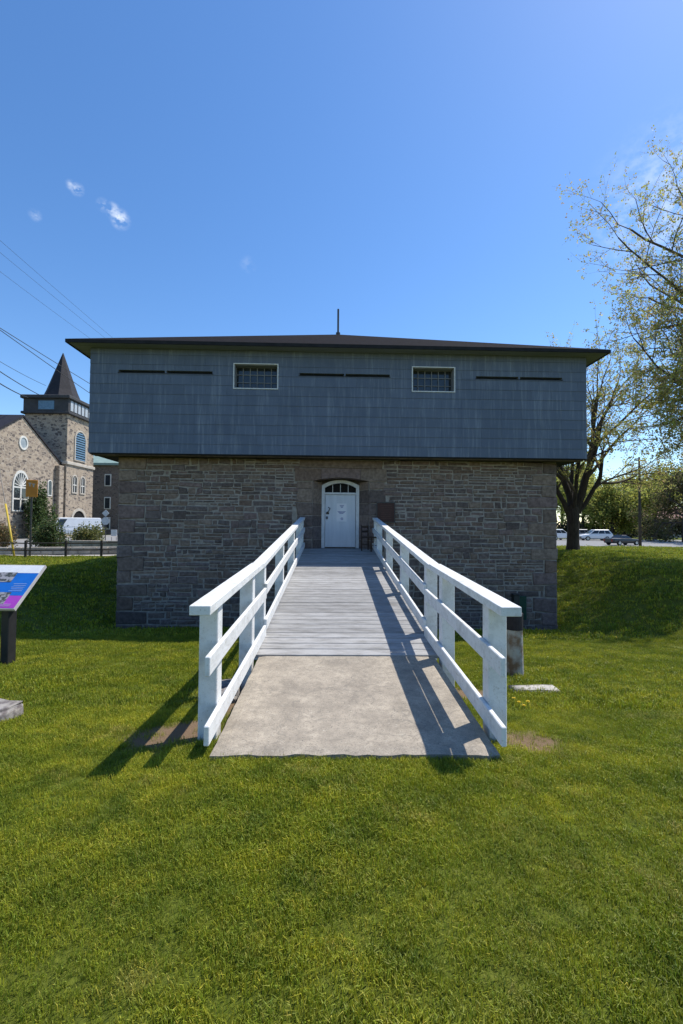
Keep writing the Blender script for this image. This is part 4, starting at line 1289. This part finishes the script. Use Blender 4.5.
def rock(name, label, cat, x, y, dims, seed, mat, rotz=0, dz=0., rough=.03, parent=None):
    r = np.random.default_rng(seed)
    bm = bmesh.new(); bmesh.ops.create_cube(bm, size=1)
    bmesh.ops.scale(bm, vec=dims, verts=bm.verts)
    bmesh.ops.bevel(bm, geom=bm.edges[:], offset=min(dims) * .12, segments=2, affect='EDGES')
    bmesh.ops.subdivide_edges(bm, edges=bm.edges[:], cuts=2, use_grid_fill=True)
    for v in bm.verts: v.co += Vector(r.normal(0, rough * min(dims) * 1.2, 3))
    bm.normal_update()
    me = bpy.data.meshes.new(name); bm.to_mesh(me); bm.free(); me.shade_smooth()
    o = put(name, me, mat, loc=(x, y, g1(x, y) + dims[2] * .5 + dz), rot=(0, 0, rotz))
    return tag(o, label, cat)


RK = pmat('grey_lichen_stone', (.27, .255, .24), (.12, .105, .105), 16, .9, .8, 30, lo=.42, hi=.62)
PR = pmat('pale_flat_stone', (.46, .43, .39), (.33, .31, .28), 12, .9, .6, 40)
sb = W(0, 722, 3.95)
rock('stone_slab', 'thick grey stone slab lying on the grass at the left edge', 'stone', -3.24, 3.86, (.50, .66, .16), 3, RK, -.30, -.05)
f_ = W(534, 686, 5.35)
rock('flat_stone', 'flat pale stone set in the grass right of the railing', 'stone', f_.x, 5.35, (.56, .20, .10), 5, PR, .05, -.06)
f_ = W(231, 678, 4.9)
rock('footing_stone', 'grey footing stone under the left railing', 'stone', f_.x - .05, 4.85, (.30, .5, .18), 6, RK, .2, -.06)

bw = W(514, 671, 6.3)
bl = thing('bollard', 'weathered stone bollard with a dark top behind the right railing end', 'bollard', (bw.x, 6.3, g1(bw.x, 6.3)), .1)
bt = W(514, 611, 6.3).z - bl.location.z; bmid = W(514, 629, 6.3).z - bl.location.z
def lathe(prof, n=18):
    return MB().loft([[(r_ * math.cos(a), r_ * math.sin(a), z) for a in np.linspace(0, 2 * math.pi, n + 1)[:-1]] for r_, z in prof])
obj('shaft', lathe([(.135, -.15), (.132, .1), (.122, bmid * .6), (.118, bmid)]), pmat('rust_stained_stone', (.40, .37, .32), (.20, .125, .075), 7, .9, .6, 30, lo=.40, hi=.62), bl, smooth=False)
obj('cap', lathe([(.124, bmid + .002), (.124, bt - .03), (.10, bt - .005), (.02, bt)]), pmat('dark_timber_cap', (.035, .028, .03), (.022, .018, .02), 9, .8), bl)

# dandelions in the grass
yel = pmat('dandelion_petal', (.62, .46, .02), (.55, .38, .02), 30, .7); stg = pmat('dandelion_stem', (.12, .18, .04), None, 20, .7)
r9 = random.Random(8)
spots = [(519, 712, 4.6), (524, 716, 4.45), (528, 714, 4.6), (514, 706, 4.7)] + [(440, 800, 2.6), (258, 905, 1.8), (60, 640, 8.4), (40, 655, 7.8), (620, 660, 7.2), (565, 700, 4.9)]
DL = ('second yellow dandelion from the railing post, beside the flat stone', 'frontmost yellow dandelion of the cluster by the flat stone', 'rightmost yellow dandelion of the cluster by the flat stone', 'yellow dandelion nearest the railing post and farthest back')
for lab, (px, py, y) in zip(DL, spots[:4]):
    q = W(px, py, y); gzv = g1(q.x, q.y)
    t = thing('dandelion', lab, 'flower', (q.x, q.y, gzv), 0, 'dandelions in the lawn')
    h = r9.uniform(.05, .075)
    obj('stem', MB().tube([(0, 0, -.01), (.004, 0, h * .5), (0, .003, h)], .0025, 5), stg, t)
    fl = MB()
    for k in range(14):
        a = k * 2 * math.pi / 14; e = .019 * r9.uniform(.8, 1.1)
        fl.add([(0, 0, h), (e * math.cos(a - .2), e * math.sin(a - .2), h + .006), (e * 1.1 * math.cos(a), e * 1.1 * math.sin(a), h + .004), (e * math.cos(a + .2), e * math.sin(a + .2), h + .006)], [(0, 1, 2, 3)])
    fl.tube([(0, 0, h - .006), (0, 0, h + .01)], [.006, .009], 8)
    obj('flower_head', fl, yel, t)

# ------------------------------------------------------------------ grass: nobody could count it
def tuft_mesh(seed, blades, rad, h, wid):
    r = np.random.default_rng(seed); v = []; f = []; tn = []
    for i in range(blades):
        a = r.uniform(0, 6.283); q = rad * math.sqrt(r.uniform()); bx, by = q * math.cos(a), q * math.sin(a)
        la = r.uniform(0, 6.283); ln_ = abs(r.normal(0, .55)); hh = h * r.uniform(.45, 1.15); ww = wid * r.uniform(.7, 1.3)
        dx, dy = math.cos(la), math.sin(la); sx, sy = -dy * ww / 2, dx * ww / 2
        k = len(v)
        m = (bx + dx * ln_ * hh * .3, by + dy * ln_ * hh * .3, hh * .6)
        e = (bx + dx * ln_ * hh * .95, by + dy * ln_ * hh * .95, hh * (1 - .35 * min(ln_, 1.2)))
        v += [(bx - sx, by - sy, -.01), (bx + sx, by + sy, -.01), (m[0] + sx * .9, m[1] + sy * .9, m[2]), (m[0] - sx * .9, m[1] - sy * .9, m[2]), e]
        f += [(k, k + 1, k + 2, k + 3), (k + 3, k + 2, k + 4)]
        c = r.uniform(.65, 1.3); t3 = (c * r.uniform(.88, 1.2), c, c * r.uniform(.7, 1.2))
        if r.uniform() < .025: t3 = (c * 1.9, c * 1.4, c * 2.2)
        tn += [t3] * 7
    me = bpy.data.meshes.new('grass_tuft'); me.from_pydata(v, [], f)
    at = me.color_attributes.new('tone', 'FLOAT_COLOR', 'CORNER'); c = np.ones((len(tn), 4), np.float32); c[:, :3] = tn
    at.data.foreach_set('color', c.ravel()); me.materials.append(M['grass']); return me


def scatter(name, label, pts, scl, tufts, seed):
    r = np.random.default_rng(seed)
    coll = bpy.data.collections.new(name + '_tufts')
    for i, me in enumerate(tufts):
        coll.objects.link(bpy.data.objects.new('grass_tuft', me))
    me = bpy.data.meshes.new(name); me.vertices.add(len(pts)); me.vertices.foreach_set('co', np.asarray(pts, np.float32).ravel())
    a = me.attributes.new('rot', 'FLOAT_VECTOR', 'POINT')
    rot = np.stack([r.normal(0, .12, len(pts)), r.normal(0, .12, len(pts)), r.uniform(0, 6.28, len(pts))], 1).astype(np.float32)
    a.data.foreach_set('vector', rot.ravel())
    a = me.attributes.new('scl', 'FLOAT', 'POINT'); a.data.foreach_set('value', np.asarray(scl, np.float32))
    me.update()
    o = put(name, me); o['kind'] = 'stuff'; o['label'] = label; o['category'] = 'grass'
    ng = bpy.data.node_groups.new(name + '_nodes', 'GeometryNodeTree')
    ng.interface.new_socket('Geometry', in_out='INPUT', socket_type='NodeSocketGeometry')
    ng.interface.new_socket('Geometry', in_out='OUTPUT', socket_type='NodeSocketGeometry')
    n, l = ng.nodes, ng.links
    gi, go = n.new('NodeGroupInput'), n.new('NodeGroupOutput')
    ci = n.new('GeometryNodeCollectionInfo'); ci.inputs['Collection'].default_value = coll
    ci.inputs['Separate Children'].default_value = True; ci.inputs['Reset Children'].default_value = True
    ip_ = n.new('GeometryNodeInstanceOnPoints'); ip_.inputs['Pick Instance'].default_value = True
    na = n.new('GeometryNodeInputNamedAttribute'); na.data_type = 'FLOAT_VECTOR'; na.inputs['Name'].default_value = 'rot'
    nb2 = n.new('GeometryNodeInputNamedAttribute'); nb2.data_type = 'FLOAT'; nb2.inputs['Name'].default_value = 'scl'
    l.new(gi.outputs[0], ip_.inputs['Points']); l.new(ci.outputs[0], ip_.inputs['Instance'])
    l.new(na.outputs[0], ip_.inputs['Rotation']); l.new(nb2.outputs[0], ip_.inputs['Scale'])
    l.new(ip_.outputs[0], go.inputs[0])
    md = o.modifiers.new('tufts', 'NODES'); md.node_group = ng
    return o


def lawn_points(y0, y1, dens, seed, margin=2.5):
    r = np.random.default_rng(seed)
    xm = (y1 * 345 / FPX) + margin
    n = int(dens * 2 * xm * (y1 - y0))
    x = r.uniform(-xm, xm, n); y = r.uniform(y0, y1, n)
    k = np.abs(x) < y * 345 / FPX + margin
    u = x - (AX0 + AXK * y)
    k &= ~((np.abs(u) < 1.0) & (y > PADV0 + .005) & (y < PADV1 + .3))
    k &= ~((np.abs(u) < 1.0) & (y >= PADV1) & (y < FRONT))
    k &= ~((np.abs(u) < 6.85) & (y > FRONT - .02) & (y < 27.4))
    k &= ~((x > -40) & (x < -11) & (y > 24.1))
    k &= ~((x > 7) & (y > 44.5))
    k &= ~((np.abs(x + 3.30) < .36) & (np.abs(y - 3.86) < .42))
    for dx, dy, dz, rad in DIRT:
        dd = np.hypot(x - dx, y - dy) + r.normal(0, .07, n)
        k &= ~((dd < rad * .8) & (r.uniform(size=n) < .93))
    x, y = x[k], y[k]
    # uneven sward: thinner and shorter in patches
    pat = .5 + .5 * np.sin(x * 2.1 + 1.3 * np.sin(y * 1.7)) * np.sin(y * 1.9 + 1.1 * np.sin(x * 1.5))
    sc = (.72 + .45 * pat) * r.uniform(.75, 1.25, len(x))
    return np.stack([x, y, gz(x, y)], 1), sc


p, s = lawn_points(.9, 4.4, 1000, 1, 1.4)
scatter('grass', 'short green grass of the front lawn around the concrete slab', p, s, [tuft_mesh(i, 34, .055, .036, .0027) for i in range(7)], 21)
p, s = lawn_points(4.4, 11, 210, 2, 1.8)
scatter('lawn_grass', 'green grass sloping down towards the blockhouse', p, s, [tuft_mesh(10 + i, 26, .10, .050, .0065) for i in range(6)], 22)
p, s = lawn_points(11, 30, 34, 3, 2.5)
scatter('bank_grass', 'green grass on the banks beside the blockhouse', p, s, [tuft_mesh(20 + i, 22, .24, .075, .022) for i in range(6)], 23)
print('objects', len(bpy.data.objects))
